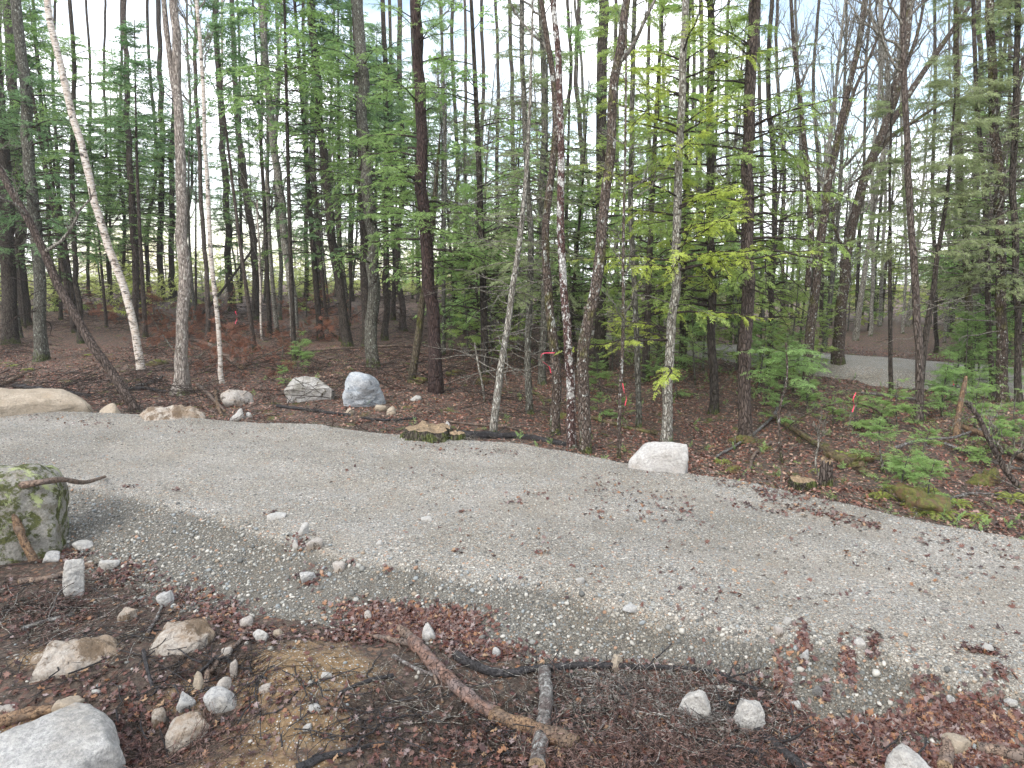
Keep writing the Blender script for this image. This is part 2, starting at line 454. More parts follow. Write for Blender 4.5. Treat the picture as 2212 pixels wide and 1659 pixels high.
STONE = [(0.0, (0.15, 0.15, 0.145)), (0.12, (0.36, 0.365, 0.35)), (0.27, (0.24, 0.245, 0.24)), (0.36, (0.50, 0.495, 0.47)), (0.47, (0.32, 0.265, 0.21)),
         (0.54, (0.27, 0.30, 0.32)), (0.66, (0.40, 0.39, 0.365)), (0.77, (0.38, 0.25, 0.18)), (0.81, (0.12, 0.125, 0.125)), (0.895, (0.56, 0.55, 0.52)), (0.93, (0.30, 0.29, 0.26))]
def gravel_mat(name='gravel', fine=1.0):
    b = NB(name); v = b.co()
    nw = b.n('TexNoise', {'Scale': 9.0, 'Detail': 2.0, 'Vector': v})
    hs = []; af = b.n('Attribute'); af.attribute_name = 'fine'; fn = b.math('SUBTRACT', 1.0, (af, 'Fac'))
    base = b.ramp(b.noise(60, v, 6, .7), [(0.36, (0.050, 0.048, 0.043)), (0.60, (0.275, 0.265, 0.245))])
    c = base
    for sc, seed, thr in ((85, 0, .75), (42, 5, .55), (24, 11, .30)):
        mp_ = b.co((1, 1, 1)); b.t.nodes[-1].inputs['Location'].default_value = (seed, seed * 1.7, 0)
        vo = b.n('TexVoronoi', {'Scale': float(sc) * fine, 'Vector': mp_})
        sep = b.n('SeparateColor', {0: (vo, 'Color')})
        st = b.ramp((sep, 'Red'), STONE, 'CONSTANT')
        pick = b.math('LESS_THAN', (sep, 'Green'), thr)
        inside = b.ramp((vo, 'Distance'), [(0.40, 1.0), (0.50, 0.0)])
        k = b.math('MULTIPLY', b.math('MULTIPLY', pick, inside), fn)
        c = b.mix(k, c, st)
        dome = b.math('MULTIPLY', k, b.math('SUBTRACT', 0.8, (vo, 'Distance')))
        hs.append(b.math('MULTIPLY', dome, 30.0 / sc))
    big = b.noise(0.9, v, 4, .6)
    c = b.mix(b.ramp(big, [(0.38, 0.0), (0.62, 0.6)]), c, b.mix(1.0, c, (0.80, 0.755, 0.68), 'MULTIPLY'))
    at = b.n('Attribute'); at.attribute_name = 'wet'  # mask carries the slope's painted shade as well as damp bands
    c = b.mix((at, 'Fac'), b.mix(1.0, c, (1.0, .97, .93), 'MULTIPLY'), b.mix(1.0, c, (0.44, 0.425, 0.39), 'MULTIPLY'))
    h = b.math('ADD', b.math('ADD', hs[0], hs[1]), hs[2])
    h = b.math('ADD', h, b.math('MULTIPLY', b.noise(130, v, 3), .25))
    return b.pbr(c, 0.75, b.bump(h, 1.0, 0.016), 0.3)
M['gravel'] = gravel_mat()

def floor_mat():
    b = NB('forest_floor'); v = b.co()
    n = b.noise(3.0, v, 6, .65)
    soil = b.ramp(b.noise(24, v, 6, .7), [(0.3, (0.022, 0.017, 0.014)), (0.52, (0.07, 0.052, 0.040)), (0.75, (0.17, 0.13, 0.10))])
    vo = b.n('TexVoronoi', {'Scale': 17.0, 'Vector': b.mix(.05, v, (b.n('TexNoise', {'Scale': 20., 'Vector': v}), 'Color'))})
    sep = b.n('SeparateColor', {0: (vo, 'Color')})
    lf = b.ramp((sep, 'Red'), [(0, (0.14, 0.058, 0.045)), (.2, (0.22, 0.11, 0.082)), (.38, (0.07, 0.037, 0.030)), (.5, (0.28, 0.19, 0.155)), (.62, (0.16, 0.07, 0.045)), (.78, (0.30, 0.16, 0.09)), (.88, (0.09, 0.055, 0.042))], 'CONSTANT')
    k = b.math('MULTIPLY', b.ramp((vo, 'Distance'), [(.42, 1.0), (.55, 0.0)]), b.math('LESS_THAN', (sep, 'Green'), .72))
    al = b.n('Attribute'); al.attribute_name = 'litter'
    c = b.mix(b.math('MULTIPLY', k, (al, 'Fac')), soil, lf)
    mo = b.math('MULTIPLY', b.ramp(b.noise(1.7, v, 5, .65), [(.58, 0.0), (.66, .85)]), (al, 'Fac'))
    am = b.n('Attribute'); am.attribute_name = 'moss'
    mo = b.math('MULTIPLY', mo, (am, 'Fac'))
    c = b.mix(mo, c, b.ramp(b.noise(40, v, 4), [(.3, (0.03, 0.05, 0.012)), (.7, (0.14, 0.15, 0.03))]))
    at = b.n('Attribute'); at.attribute_name = 'soil'
    tan = b.ramp(b.noise(14, v, 7, .75), [(0.25, (0.075, 0.05, 0.028)), (.5, (0.19, 0.125, 0.065)), (.75, (0.33, 0.25, 0.155))])
    sp = b.n('TexVoronoi', {'Scale': 55.0, 'Vector': v}); s2 = b.n('SeparateColor', {0: (sp, 'Color')})
    tan = b.mix(b.math('MULTIPLY', b.math('LESS_THAN', (s2, 'Green'), .3), b.ramp((sp, 'Distance'), [(.35, 1.0), (.45, 0.0)])), tan, b.ramp((s2, 'Red'), STONE, 'CONSTANT'))
    kk = b.ramp(b.math('ADD', (at, 'Fac'), b.math('MULTIPLY', b.noise(5, v, 6, .7), .8)), [(.72, 0.0), (.92, 1.0)])
    c = b.mix(kk, c, tan)
    h = b.math('ADD', b.math('MULTIPLY', (vo, 'Distance'), .5), b.noise(30, v, 6, .7))
    return b.pbr(c, 0.8, b.bump(h, 1.0, 0.035), 0.3)
M['floor'] = floor_mat()

def granite(name, base, speck, stain=(0.30, 0.22, 0.14), sth=0.6, dirt=(0.05, 0.04, 0.032), dth=0.62, moss=None, mth=.5, sc=1.0):
    b = NB(name); v = b.co()
    n = b.noise(170 * sc, v, 4, .75); n0 = b.noise(3 * sc, v, 6, .65)
    c = b.ramp(n, [(.34, b.mixc(speck, base, .45)), (.5, base), (.66, tuple(min(1, x * 1.1) for x in base))])
    c = b.mix(b.ramp(n0, [(.35, 0.0), (.65, .85)]), c, b.mix(1.0, c, (.62, .59, .54), 'MULTIPLY'))
    c = b.mix(b.ramp(b.noise(26 * sc, v, 5, .75), [(.40, .55), (.58, 0.0)]), c, b.mixc(speck, (0, 0, 0), .25))
    if stain: c = b.mix(b.ramp(b.noise(2.6 * sc, b.co((1, 1, 1.7)), 6, .7), [(sth, 0.0), (sth + .12, .85)]), c, b.mix(.25, stain, c))
    if dirt: c = b.mix(b.ramp(b.noise(4.5 * sc, b.co((1.3, 1, .8)), 7, .75), [(dth, 0.0), (dth + .06, .9)]), c, dirt)
    if moss:
        c = b.mix(b.ramp(b.noise(5 * sc, v, 7, .72), [(mth, 0.0), (mth + .07, .92)]), c, b.ramp(b.noise(35, v, 5, .7), [(.3, moss[0]), (.7, moss[1])]))
        c = b.mix(b.ramp(b.noise(3.6 * sc, b.co((1, 1.2, 1)), 6, .7), [(.56, 0.0), (.61, .85)]), c, moss[2])
    h = b.math('ADD', b.math('MULTIPLY', b.noise(14 * sc, v, 8, .7), 1.0), b.math('MULTIPLY', n, .15))
    return b.pbr(c, 0.82, b.bump(h, 1.0, 0.05), 0.25)
M['rock_grey'] = granite('grey_granite', (0.50, 0.50, 0.49), (0.18, 0.185, 0.19), sth=.62, dth=.66)
M['rock_white'] = granite('white_granite', (0.50, 0.495, 0.475), (0.30, 0.29, 0.28), sth=.58, dth=.60, stain=(0.26, 0.21, 0.16))
M['rock_pink'] = granite('pinkish_granite', (0.46, 0.43, 0.395), (0.26, 0.235, 0.22), stain=(0.33, 0.25, 0.18), sth=.50, dth=.56)
M['rock_tan'] = granite('tan_sandstone', (0.42, 0.36, 0.285), (0.27, 0.23, 0.18), stain=(0.34, 0.27, 0.19), sth=.55, dth=.64)
M['rock_dirty'] = granite('soil_stained_granite', (0.44, 0.405, 0.36), (0.3, 0.26, 0.22), stain=(0.22, 0.15, 0.09), sth=.44, dirt=(0.12, 0.085, 0.055), dth=.50)
M['rock_boulder'] = granite('pale_boulder_granite', (0.50, 0.49, 0.475), (0.30, 0.29, 0.28), stain=(0.40, 0.32, 0.26), sth=.58, dth=.66)
M['rock_whitetop'] = granite('weathered_white_granite', (0.47, 0.46, 0.44), (0.26, 0.25, 0.24), stain=(0.16, 0.15, 0.12), sth=.46, dirt=(0.09, 0.075, 0.05), dth=.56)
M['rock_streak'] = granite('grey_streaked_granite', (0.48, 0.51, 0.54), (0.22, 0.25, 0.29), stain=(0.14, 0.17, 0.20), sth=.50, dirt=(0.07, 0.08, 0.09), dth=.60)
M['rock_moss'] = granite('mossy_granite', (0.36, 0.35, 0.32), (0.14, 0.14, 0.12), stain=(0.14, 0.12, 0.08), sth=.5, moss=((0.02, 0.028, 0.006), (0.09, 0.10, 0.02), (0.30, 0.34, 0.16)), mth=.47, sc=1.3)
M['rock_dark'] = granite('dark_grey_stone', (0.17, 0.17, 0.165), (0.10, 0.10, 0.10), sth=.66)
M['moss'] = foliage('moss', (0.03, 0.045, 0.008), (0.16, 0.17, 0.03), .1)

M['mound'] = None
def log_mat(name, cols, sc=8, crack=.045):
    b = NB(name); v = b.co((1, 1, 1)); g = b.co()
    n = b.noise(sc, v, 6, .7); n2 = b.noise(sc * .35, v, 4, .6)
    c = b.ramp(n, [(.3, cols[0]), (.5, cols[1]), (.7, cols[2])])
    c = b.mix(b.ramp(n2, [(.45, 0.0), (.6, .8)]), c, cols[3])
    wv = b.mix(.30, g, (b.n('TexNoise', {'Scale': sc * .5, 'Detail': 5., 'Vector': g}), 'Color'))
    v2 = b.n('TexVoronoi', {'Scale': sc * .9, 'Vector': wv}, feature='DISTANCE_TO_EDGE')
    cr_ = b.ramp((v2, 'Distance'), [(0.0, 0.0), (crack, 1.0)])
    c = b.mix(cr_, b.mix(1.0, c, (.28, .25, .24), 'MULTIPLY'), c)
    return b.pbr(c, .75, b.bump(b.math('ADD', n, cr_), 1.0, .02), .35)
M['mound'] = log_mat('moss_over_rust_soil', [(0.022, 0.024, 0.008), (0.075, 0.080, 0.016), (0.15, 0.145, 0.03), (0.10, 0.055, 0.03)], 22, .002)
M['log_peel'] = log_mat('peeling_log_bark', [(0.02, 0.013, 0.011), (0.13, 0.075, 0.055), (0.26, 0.165, 0.13), (0.13, 0.105, 0.10)], 17)
M['log_wood'] = log_mat('broken_wood', [(0.045, 0.025, 0.015), (0.17, 0.105, 0.06), (0.32, 0.215, 0.125), (0.11, 0.08, 0.06)], 20)
M['log_old'] = log_mat('weathered_stick_wood', [(0.05, 0.035, 0.028), (0.17, 0.12, 0.09), (0.30, 0.22, 0.16), (0.10, 0.08, 0.07)], 18)
M['log_black'] = log_mat('wet_black_wood', [(0.008, 0.008, 0.010), (0.03, 0.028, 0.03), (0.085, 0.08, 0.08), (0.02, 0.018, 0.018)], 22)
M['log_lichen'] = log_mat('lichened_stick_bark', [(0.04, 0.035, 0.032), (0.15, 0.14, 0.13), (0.42, 0.44, 0.42), (0.07, 0.05, 0.045)], 24)
M['log_moss'] = log_mat('mossy_log_bark', [(0.03, 0.022, 0.014), (0.10, 0.07, 0.04), (0.2, 0.15, 0.09), (0.09, 0.10, 0.02)], 10)

def leaf_mat(name, stops):
    b = NB(name); g = b.n('NewGeometry')
    c = b.ramp((g, 'Random Per Island'), stops, 'CONSTANT')
    n = b.noise(60, b.co(), 3)
    c = b.mix(b.ramp(n, [(.3, 0.0), (.7, .5)]), c, b.mix(1.0, c, (.6, .55, .5), 'MULTIPLY'))
    return b.pbr(c, .5, None, .35)
M['leaf'] = leaf_mat('fallen_leaves', [(0, (0.075, 0.030, 0.026)), (.16, (0.12, 0.052, 0.038)), (.28, (0.045, 0.022, 0.021)), (.42, (0.14, 0.095, 0.085)), (.54, (0.10, 0.058, 0.046)), (.66, (0.095, 0.038, 0.026)), (.78, (0.20, 0.155, 0.15)), (.84, (0.20, 0.10, 0.05)), (.90, (0.26, 0.17, 0.10)), (.94, (0.035, 0.018, 0.018))])
M['leaf_wood'] = leaf_mat('wood_floor_leaves', [(0, (0.15, 0.060, 0.045)), (.2, (0.23, 0.11, 0.08)), (.36, (0.08, 0.036, 0.03)), (.48, (0.29, 0.19, 0.16)), (.62, (0.18, 0.07, 0.042)), (.78, (0.34, 0.23, 0.17)), (.92, (0.05, 0.027, 0.022))])
M['pebble'] = None
def pebble_mat():
    b = NB('river_pebbles'); g = b.n('NewGeometry')
    c = b.ramp((g, 'Random Per Island'), STONE, 'CONSTANT')
    c = b.mix(b.ramp(b.noise(120, b.co(), 3), [(.35, 0.0), (.7, .5)]), c, b.mix(1.0, c, (.75, .73, .7), 'MULTIPLY'))
    c = b.mix(1.0, c, (.72, .71, .68), 'MULTIPLY')
    return b.pbr(c, .7, b.bump(b.noise(90, b.co(), 3), .3, .004), .3)
M['pebble'] = pebble_mat()
def plain(name, col, rough=.6, tr=0):
    b = NB(name); n = b.noise(20, b.co(), 3)
    return b.pbr(b.mix(b.ramp(n, [(.3, 0.0), (.7, .4)]), col, tuple(x * .7 for x in col)), rough)
M['ribbon'] = plain('pink_ribbon', (0.62, 0.05, 0.10), .4)
M['fern'] = foliage('fern_fronds', (0.12, 0.18, 0.03), (0.36, 0.42, 0.10), .4)
M['endgrain'] = log_mat('cut_end_grain', [(0.12, 0.08, 0.05), (0.28, 0.2, 0.12), (0.4, 0.3, 0.18), (0.2, 0.15, 0.1)], 20)

# ---------------------------------------------------------------- setting
ZG, ZR, ZR2 = H_ground(GX, GY), H_road(GX, GY), H_road2(GX, GY)
def blob(cs):
    s = 0
    for (u, v, rx, ry) in cs:
        p = plane_pt(u, v, -.35); s = np.maximum(s, np.exp(-((GX - p[0]) / rx) ** 2 - ((GY - p[1]) / ry) ** 2))
    return s
soil = blob([(650, 1470, 1.0, .62), (640, 1580, .7, .35), (440, 1500, .5, .3), (140, 1430, .75, .3), (520, 1650, 1.0, .2), (50, 1560, .5, .15)]) * .62
inwood = (GY > yF(GX)).astype(float)
litter = np.clip(inwood + 0.32, 0, 1) * (1 - .85 * inwood * np.exp(-((GY - yF(GX)) / 1.6) ** 2) * sstep(3, -2, GX))
mossA = inwood * sstep(0.3, 2, GY - yF(GX))
link('forest_floor', grid_mesh('forest_floor', ZG, None, [M['floor']], {'soil': soil + 0 * GX, 'litter': litter, 'moss': mossA}), kind='structure')
wet = np.clip(sstep(-.02, .18, (yBn(GX) - GY)) * .95 + .35 * sstep(.45, .8, .5 + .5 * fbm2(GX, GY, .5, 91, 4)), 0, 1)  # slope below the brow darkened as painted shade, plus random damp patches
_u = (GY - yB(GX)) / (yF(GX) - yB(GX) + 1e-6)
wet = np.clip(wet + (.22 * np.exp(-((_u - .56) / .07) ** 2) + .20 * np.exp(-((_u - .18) / .06) ** 2) + .3 * np.exp(-((_u - .93) / .06) ** 2)) * np.clip(.6 + 1.2 * fbm2(GX, GY, .8, 231, 4), 0, 1), 0, 1)
fine_ = np.clip((.55 * np.exp(-((_u - .38) / .10) ** 2) + .5 * np.exp(-((_u - .74) / .09) ** 2) + .45 * sstep(.1, .6, fbm2(GX, GY, .45, 221, 4))) * (1 + .5 * fbm2(GX, GY, 1.5, 225, 3)), 0, .8)
link('gravel_road', grid_mesh('gravel_road', ZR, (ZR > ZG - .03) & (GY > -3) & (GY < 30), [M['gravel']], {'wet': wet, 'fine': fine_}), kind='structure')
link('far_gravel_road', grid_mesh('far_gravel_road', ZR2, (ZR2 > ZG - .05) & (GX > -5) & (GY > 2) & (GX < 60), [M['gravel']], {'wet': wet * 0, 'fine': wet * 0}), kind='structure')
# ---------------------------------------------------------------- tree building
def unit(v): return v / (np.linalg.norm(v, axis=-1, keepdims=True) + 1e-9)

def spawn(par, rad_, k, t0, t1, ang, ln, plen, up=0.0, droop=0.0, wander=0.15, taper=0.5, rr=0.55, rmax=9, tsort=None, seed=None):
    """k children on each parent polyline. par (N,n,3), rad_ (N,n). Returns (N*k, plen, 3), radii"""
    N, n, _ = par.shape
    T = unit(np.gradient(par, axis=1))
    t = RNG.uniform(t0, t1, (N, k))
    i = t * (n - 1); a = np.clip(i.astype(int), 0, n - 2); f = (i - a)[..., None]
    rows = np.arange(N)[:, None]
    p = par[rows, a] * (1 - f) + par[rows, a + 1] * f
    d = unit(T[rows, a]); r = rad_[rows, a]
    rnd = unit(RNG.normal(size=(N, k, 3)))
    perp = unit(np.cross(d, rnd))
    if callable(ang): A = ang(t)
    else: A = ang * RNG.uniform(.75, 1.25, (N, k))
    dirn = d * np.cos(A)[..., None] + perp * np.sin(A)[..., None]
    Lg = (ln(t) if callable(ln) else ln) * RNG.uniform(.55, 1.15, (N, k))
    s = np.linspace(0, 1, plen)
    out = p[:, :, None, :] + dirn[:, :, None, :] * (s[None, None, :, None] * Lg[..., None, None])
    out[..., 2] += (up * s ** 2 - droop * s ** 2)[None, None] * Lg[..., None]
    w = np.cumsum(RNG.normal(size=(N, k, plen, 3)) * wander / plen ** .5, axis=2) * Lg[..., None, None] * .45
    w -= w[:, :, :1]
    out = out + w
    r0 = np.minimum(np.minimum(r * rr, rmax), .03 * Lg + .002)
    rad2 = r0[..., None] * (1 - (1 - taper) * s)[None, None]
    return out.reshape(N * k, plen, 3), rad2.reshape(N * k, plen)

def frond_template(n=9, w=0.055, seed=0):
    rg = np.random.default_rng(seed)
    V = []; F = []
    def dia(p, d, L, w):
        q = np.array([-d[1], d[0]])
        z0 = rg.normal() * .03; z1 = rg.normal() * .05
        b = len(V)
        V.extend([(p[0], p[1], z0), (*(p + d * L * .45 + q * w / 2), z0 + z1 * .5), (*(p + d * L), z0 + z1 - .03), (*(p + d * L * .45 - q * w / 2), z0 + z1 * .5)])
        F.append((b, b + 1, b + 2, b + 3))
    for i in range(n):
        x = .04 + .9 * i / n
        for sg in (-1, 1):
            a = sg * rad(rg.uniform(38, 62)); L = (.36 * (1 - x * .75)) * rg.uniform(.7, 1.2)
            dia(np.array([x, 0]), np.array([math.cos(a), math.sin(a)]), L, w * rg.uniform(.8, 1.3))
    dia(np.array([0, 0]), np.array([1, 0]), 1.0, w * .5)
    V = np.array(V); V[:, 2] -= .18 * V[:, 0] ** 2
    return V, np.array(F)
FR_FINE = [frond_template(10, .06, s) for s in range(3)]
FR_MED = [frond_template(6, .095, s) for s in range(3)]
FR_FAR = [frond_template(4, .15, s) for s in range(3)]

def fronds(geo, P, per, t0, size, midx, tmpl, flat=.35, tipsize=None, hang=0.15):
    """fronds along both sides of the branches P (N,n,3)"""
    N, n, _ = P.shape
    T = unit(np.gradient(P, axis=1))
    t = np.clip(np.linspace(t0, 1, per)[None] + RNG.normal(size=(N, per)) * .03, 0.02, .999)
    i = t * (n - 1); a = np.clip(i.astype(int), 0, n - 2); f = (i - a)[..., None]
    rows = np.arange(N)[:, None]
    p = P[rows, a] * (1 - f) + P[rows, a + 1] * f
    d = unit(T[rows, a])
    side = np.where(np.arange(per) % 2 == 0, 1.0, -1.0)[None] * np.ones((N, 1))
    side[:, -1] = 0
    ang = side * RNG.uniform(.6, 1.15, (N, per))
    z = np.array([0, 0, 1.0]); 
    hor = unit(np.cross(z, d)) 
    X = d * np.cos(ang)[..., None] + hor * np.sin(ang)[..., None]
    X[..., 2] -= hang * RNG.uniform(.3, 1.6, (N, per)); X = unit(X)
    Zv = unit(z + RNG.normal(size=(N, per, 3)) * flat)
    Y = unit(np.cross(Zv, X)); Zv = np.cross(X, Y)
    Ls = np.linalg.norm(P[:, -1] - P[:, 0], axis=1)[:, None]
    sz = size * RNG.uniform(.65, 1.25, (N, per)) * (1.15 - .55 * t)
    sz = np.minimum(sz, .65 * Ls)
    X, Y, Zv, p, sz = (q.reshape(-1, *q.shape[2:]) for q in (X, Y, Zv, p, sz))
    ch = RNG.integers(0, len(tmpl), len(p))
    for c, (V, F) in enumerate(tmpl):
        k = ch == c
        if not k.any(): continue
        W_ = p[k][:, None] + sz[k][:, None, None] * (X[k][:, None] * V[None, :, 0:1] + Y[k][:, None] * V[None, :, 1:2] + Zv[k][:, None] * V[None, :, 2:3])
        Fi = F[None] + (np.arange(k.sum()) * len(V))[:, None, None]
        geo.add(W_, Fi.reshape(-1, 4), midx, False)

def whorls(line, rads, zs, length, elev, droop, plen=7, wander=.1, up=0.0, az=None, rr=.3):
    """branches leaving a stem (n,3) at heights zs (absolute z), arrays length / elev"""
    zs = np.asarray(zs, float); K = len(zs)
    base = np.stack([np.interp(zs, line[:, 2], line[:, j]) for j in (0, 1)] + [zs], -1)
    r = np.interp(zs, line[:, 2], rads)
    az = RNG.uniform(0, 2 * pi, K) if az is None else np.asarray(az)
    d = np.stack([np.cos(az) * np.cos(elev), np.sin(az) * np.cos(elev), np.sin(elev)], -1)
    s = np.linspace(0, 1, plen)
    Lg = np.asarray(length)
    P = base[:, None] + d[:, None] * (s[None, :, None] * Lg[:, None, None])
    P[..., 2] -= (np.asarray(droop) * Lg)[:, None] * s[None] ** 2
    P[..., 2] += (up * Lg)[:, None] * s[None] ** 4
    w = np.cumsum(RNG.normal(size=P.shape) * wander / plen ** .5, axis=1) * Lg[:, None, None] * .35
    P = P + (w - w[:, :1])
    r0 = np.minimum(r * rr, .006 + .011 * Lg)
    return P, r0[:, None] * (1 - .8 * s)[None]

def stem(geo, line, rads, k=12, m=0, flare=0.35, rough=.07, seed=0, lobes=True):
    """trunk surface; line (n,3)"""
    V, F = tubes(line[None], rads[None], k)
    V = V.reshape(len(line), k, 3)
    c = line[:, None]
    off = V - c
    th = np.arange(k) / k * 2 * pi
    h = np.maximum(line[:, 2] - line[0, 2], 0)[:, None]
    R0 = rads[0]
    fl = flare * np.exp(-h / (R0 * 2.2 + .05)) * (1 + (.55 * np.cos(th * 4 + seed) + .35 * np.cos(th * 3 + seed * 2.3) if lobes else 0))
    nz = fbm(np.stack([c[..., 0] + off[..., 0] * 9, c[..., 1] + off[..., 1] * 9, c[..., 2] * 2.3 + off[..., 0] * 0], -1), seed, 3)
    off = off * (1 + fl + rough * nz)[..., None]
    V = (c + off).reshape(-1, 3)
    geo.add(V, F, m, True)
    # end cap
    n = len(line); tip = V.reshape(n, k, 3)[-1]
    Vt = np.vstack([tip, line[-1:] + (line[-1] - line[-2]) * .05]); Ft = np.array([(i, (i + 1) % k, k, k) for i in range(k)])[:, :3]
    geo.add(Vt, Ft, m, True)

def conifer_crown(geo, line, rads, z0, z1, ztop, L0, nb, per, size, tmpl, mw=0, mf=1, droop=.25, e0=.25, dead=0, dz=(1.0, 4), dlen=1.2, profile=None, az=None):
    """needle-bearing limbs between z0 and z1, shaped as if the tip were at ztop; dead limbs below"""
    g = geo
    if nb:
        zs = np.sort(RNG.uniform(z0, z1, nb))
        u = np.clip((ztop - zs) / max(ztop - z0, .1), .02, 1)
        Lg = L0 * u ** .7 * RNG.uniform(.55, 1.1, nb)
        if profile: Lg = L0 * profile(zs) * RNG.uniform(.6, 1.1, nb)
        el = e0 * RNG.uniform(.2, 1.3, nb) + .5 * (1 - u)
        P, r = whorls(line, rads, zs, Lg, el, droop, az=az)
        V, F = tubes(P, r, 4); g.add(V, F, mw)
        Q, rq = spawn(P, r, 3, .25, .85, .8, lambda t: .42 * np.repeat(Lg, 1).reshape(-1, 1) * (1.1 - t), 5, droop=.2, wander=.12)
        V, F = tubes(Q, rq, 3); g.add(V, F, mw)
        fronds(g, P, per, .22, size, mf, tmpl)
        fronds(g, Q, max(4, per // 2), .12, size * .85, mf, tmpl)
    if dead:
        zs = RNG.uniform(dz[0], dz[1], dead)
        Lg = dlen * RNG.uniform(.25, 1.2, dead)
        P, r = whorls(line, rads, zs, Lg, RNG.uniform(-.35, .45, dead), .15, 6, .25, rr=.18)
        V, F = tubes(P, r * .9 + .001, 4); g.add(V, F, mw)
        Q, rq = spawn(P, r, 4, .3, .95, .7, lambda t: .45 * Lg.reshape(-1, 1) * (1.1 - t), 4, wander=.3)
        V, F = tubes(Q, np.maximum(rq, .0022), 3); g.add(V, F, mw)
        Q2, r2 = spawn(Q, rq, 2, .2, .9, .7, .16, 3, wander=.2)
        V, F = tubes(Q2, np.maximum(r2, .0018), 3); g.add(V, F, mw)

def bare_crown(geo, line, rads, t0, t1, L1, n1, mw=0, ang=.65, up=.35, n2=6, n3=5, thin=.003, droop=0.0):
    P1, r1 = spawn(line[None], rads[None], n1, t0, t1, ang, lambda t: L1 * (1.25 - .8 * (t - t0) / (t1 - t0 + 1e-6)), 8, up=up, droop=droop, wander=.28, taper=.3)
    V, F = tubes(P1, r1, 5); geo.add(V, F, mw)
    P2, r2 = spawn(P1, r1, n2, .2, 1, .6, L1 * .36, 6, up=.15, wander=.3, taper=.4)
    V, F = tubes(P2, np.maximum(r2, thin), 4); geo.add(V, F, mw)
    P3, r3 = spawn(P2, r2, n3, .15, 1, .55, L1 * .15, 4, up=.1, wander=.25, taper=.5)
    V, F = tubes(P3, np.maximum(r3, thin * .75), 3); geo.add(V, F, mw)

# ---------------------------------------------------------------- the trees one can tell apart in the photograph
HERO = []      # (u at v=640, short name)
def px_line(pts, dep, lean=0.0, n=34, extra=0.0):
    P = cr([(p[0], p[1]) for p in pts], n) if len(pts) > 2 else cr(pts, n)
    d = dep + lean * np.linspace(0, 1, n)
    Q = at_depth(P[:, 0], P[:, 1], d)
    if extra > 0:
        k = int(extra / .4) + 2
        t = unit(Q[-1] - Q[-4]); t[2] = abs(t[2])
        Q = np.vstack([Q, Q[-1] + t * (np.linspace(0, extra, k)[1:, None])])
    return Q

def hero(name, label, cat, pts, w0, w1, mat, extra=0.0, lean=0.0, flare=.35, forks=(), crown=None, dep=None, group=None, short=None, rough=.07, k=12, sink=.12):
    if dep is None:
        b = pix1(*pts[0]); dep = float(cam_depth(b))
    line = px_line(pts, dep, lean, extra=extra)
    zb = float(H(line[0, 0], line[0, 1]))
    line[0, 2] = min(line[0, 2], zb - sink) if line[0, 2] < zb + .3 else line[0, 2]
    n0 = 34
    w0 *= .80; w1 *= .92
    rr = np.interp(np.arange(len(line)), [0, 9, n0 - 1, len(line) - 1], [w0, w0 * .8 + w1 * .2, w1, w1 * .25 if extra > 1.5 else w1]) * .5 * dep / FPX
    cs = 1 / np.linalg.norm(ray(np.interp(600, [0, 900], [pts[-1][0], pts[0][0]]), 600.)); rr = rr * cs
    wig = np.stack([fbm2(line[:, 2] + 0, np.full(len(line), len(HERO) * 3.3 + w0), .7, s, 2) for s in (5, 6)], -1) * rr[:, None] * .55
    wig[0] = 0; line[:, :2] += wig
    base = line[0].copy(); base[2] = zb
    root = link(name, None, tuple(base), label=label, category=cat, group=group)
    g = Geo(); sd = len(HERO) * 3 + 1
    stem(g, line, rr, k, 0, flare, rough, sd)
    link('trunk', g.mesh('trunk', [M[mat]], base), parent=root)
    lines = [(line, rr)]
    for fk in forks:
        fp, f0, f1, fex = fk[:4]
        fl = px_line(fp, dep + (fk[4] if len(fk) > 4 else 0), 0, extra=fex)
        fr = np.interp(np.arange(len(fl)), [0, n0 - 1, len(fl) - 1], [f0, f1, f1 * .3 if fex > 1 else f1]) * .46 * cs * dep / FPX
        g = Geo(); stem(g, fl, fr, 9, 0, 0, rough, sd + 5, False)
        link('limb', g.mesh('limb', [M[fk[5] if len(fk) > 5 else mat]], base), parent=root)
        lines.append((fl, fr))
    if crown:
        g = Geo()
        mats = crown(g, lines, base)
        if g.n: link('crown', g.mesh('crown', [M[m] for m in mats], base), parent=root)
    if short:
        uu = np.interp(-640, [-p[1] for p in pts], [p[0] for p in pts])
        HERO.append((uu, short, cat))
    return root

def con(z0, z1, nb_, L0, fol='fol_mid', per=12, size=.42, dead=0, dz=(.8, 4), dlen=1.3, ztop=None, droop=.25, e0=.2, wood='twig_dark', tm=FR_FINE, az=None, lines_=0):
    nb = int(nb_ * 1.15)
    def f(g, lines, base):
        li, ra = lines[lines_]
        zt = ztop or max(z1 + 3, li[-1, 2] + .5)
        conifer_crown(g, li, ra, z0, min(z1, li[-1, 2] - .05), zt, L0, nb, per, size, tm, 0, 1, droop, e0, dead, dz, dlen, az=az)
        return [wood, fol]
    return f
def bare(t0, L1, n1, wood='twig_grey', dead=0, dz=(1, 5), dlen=1.2, ang=.65, up=.35, n2=6, n3=5, t1=.98):
    def f(g, lines, base):
        for li, ra in lines: bare_crown(g, li, ra, t0 if li is lines[0][0] else .2, t1, L1, n1 if li is lines[0][0] else max(3, n1 // 2), 0, ang, up, n2, n3)
        if dead:
            conifer_crown(g, lines[0][0], lines[0][1], 0, 1, 2, 1, 0, 0, 0, FR_MED, dead=dead, dz=dz, dlen=dlen)
        return [wood]
    return f

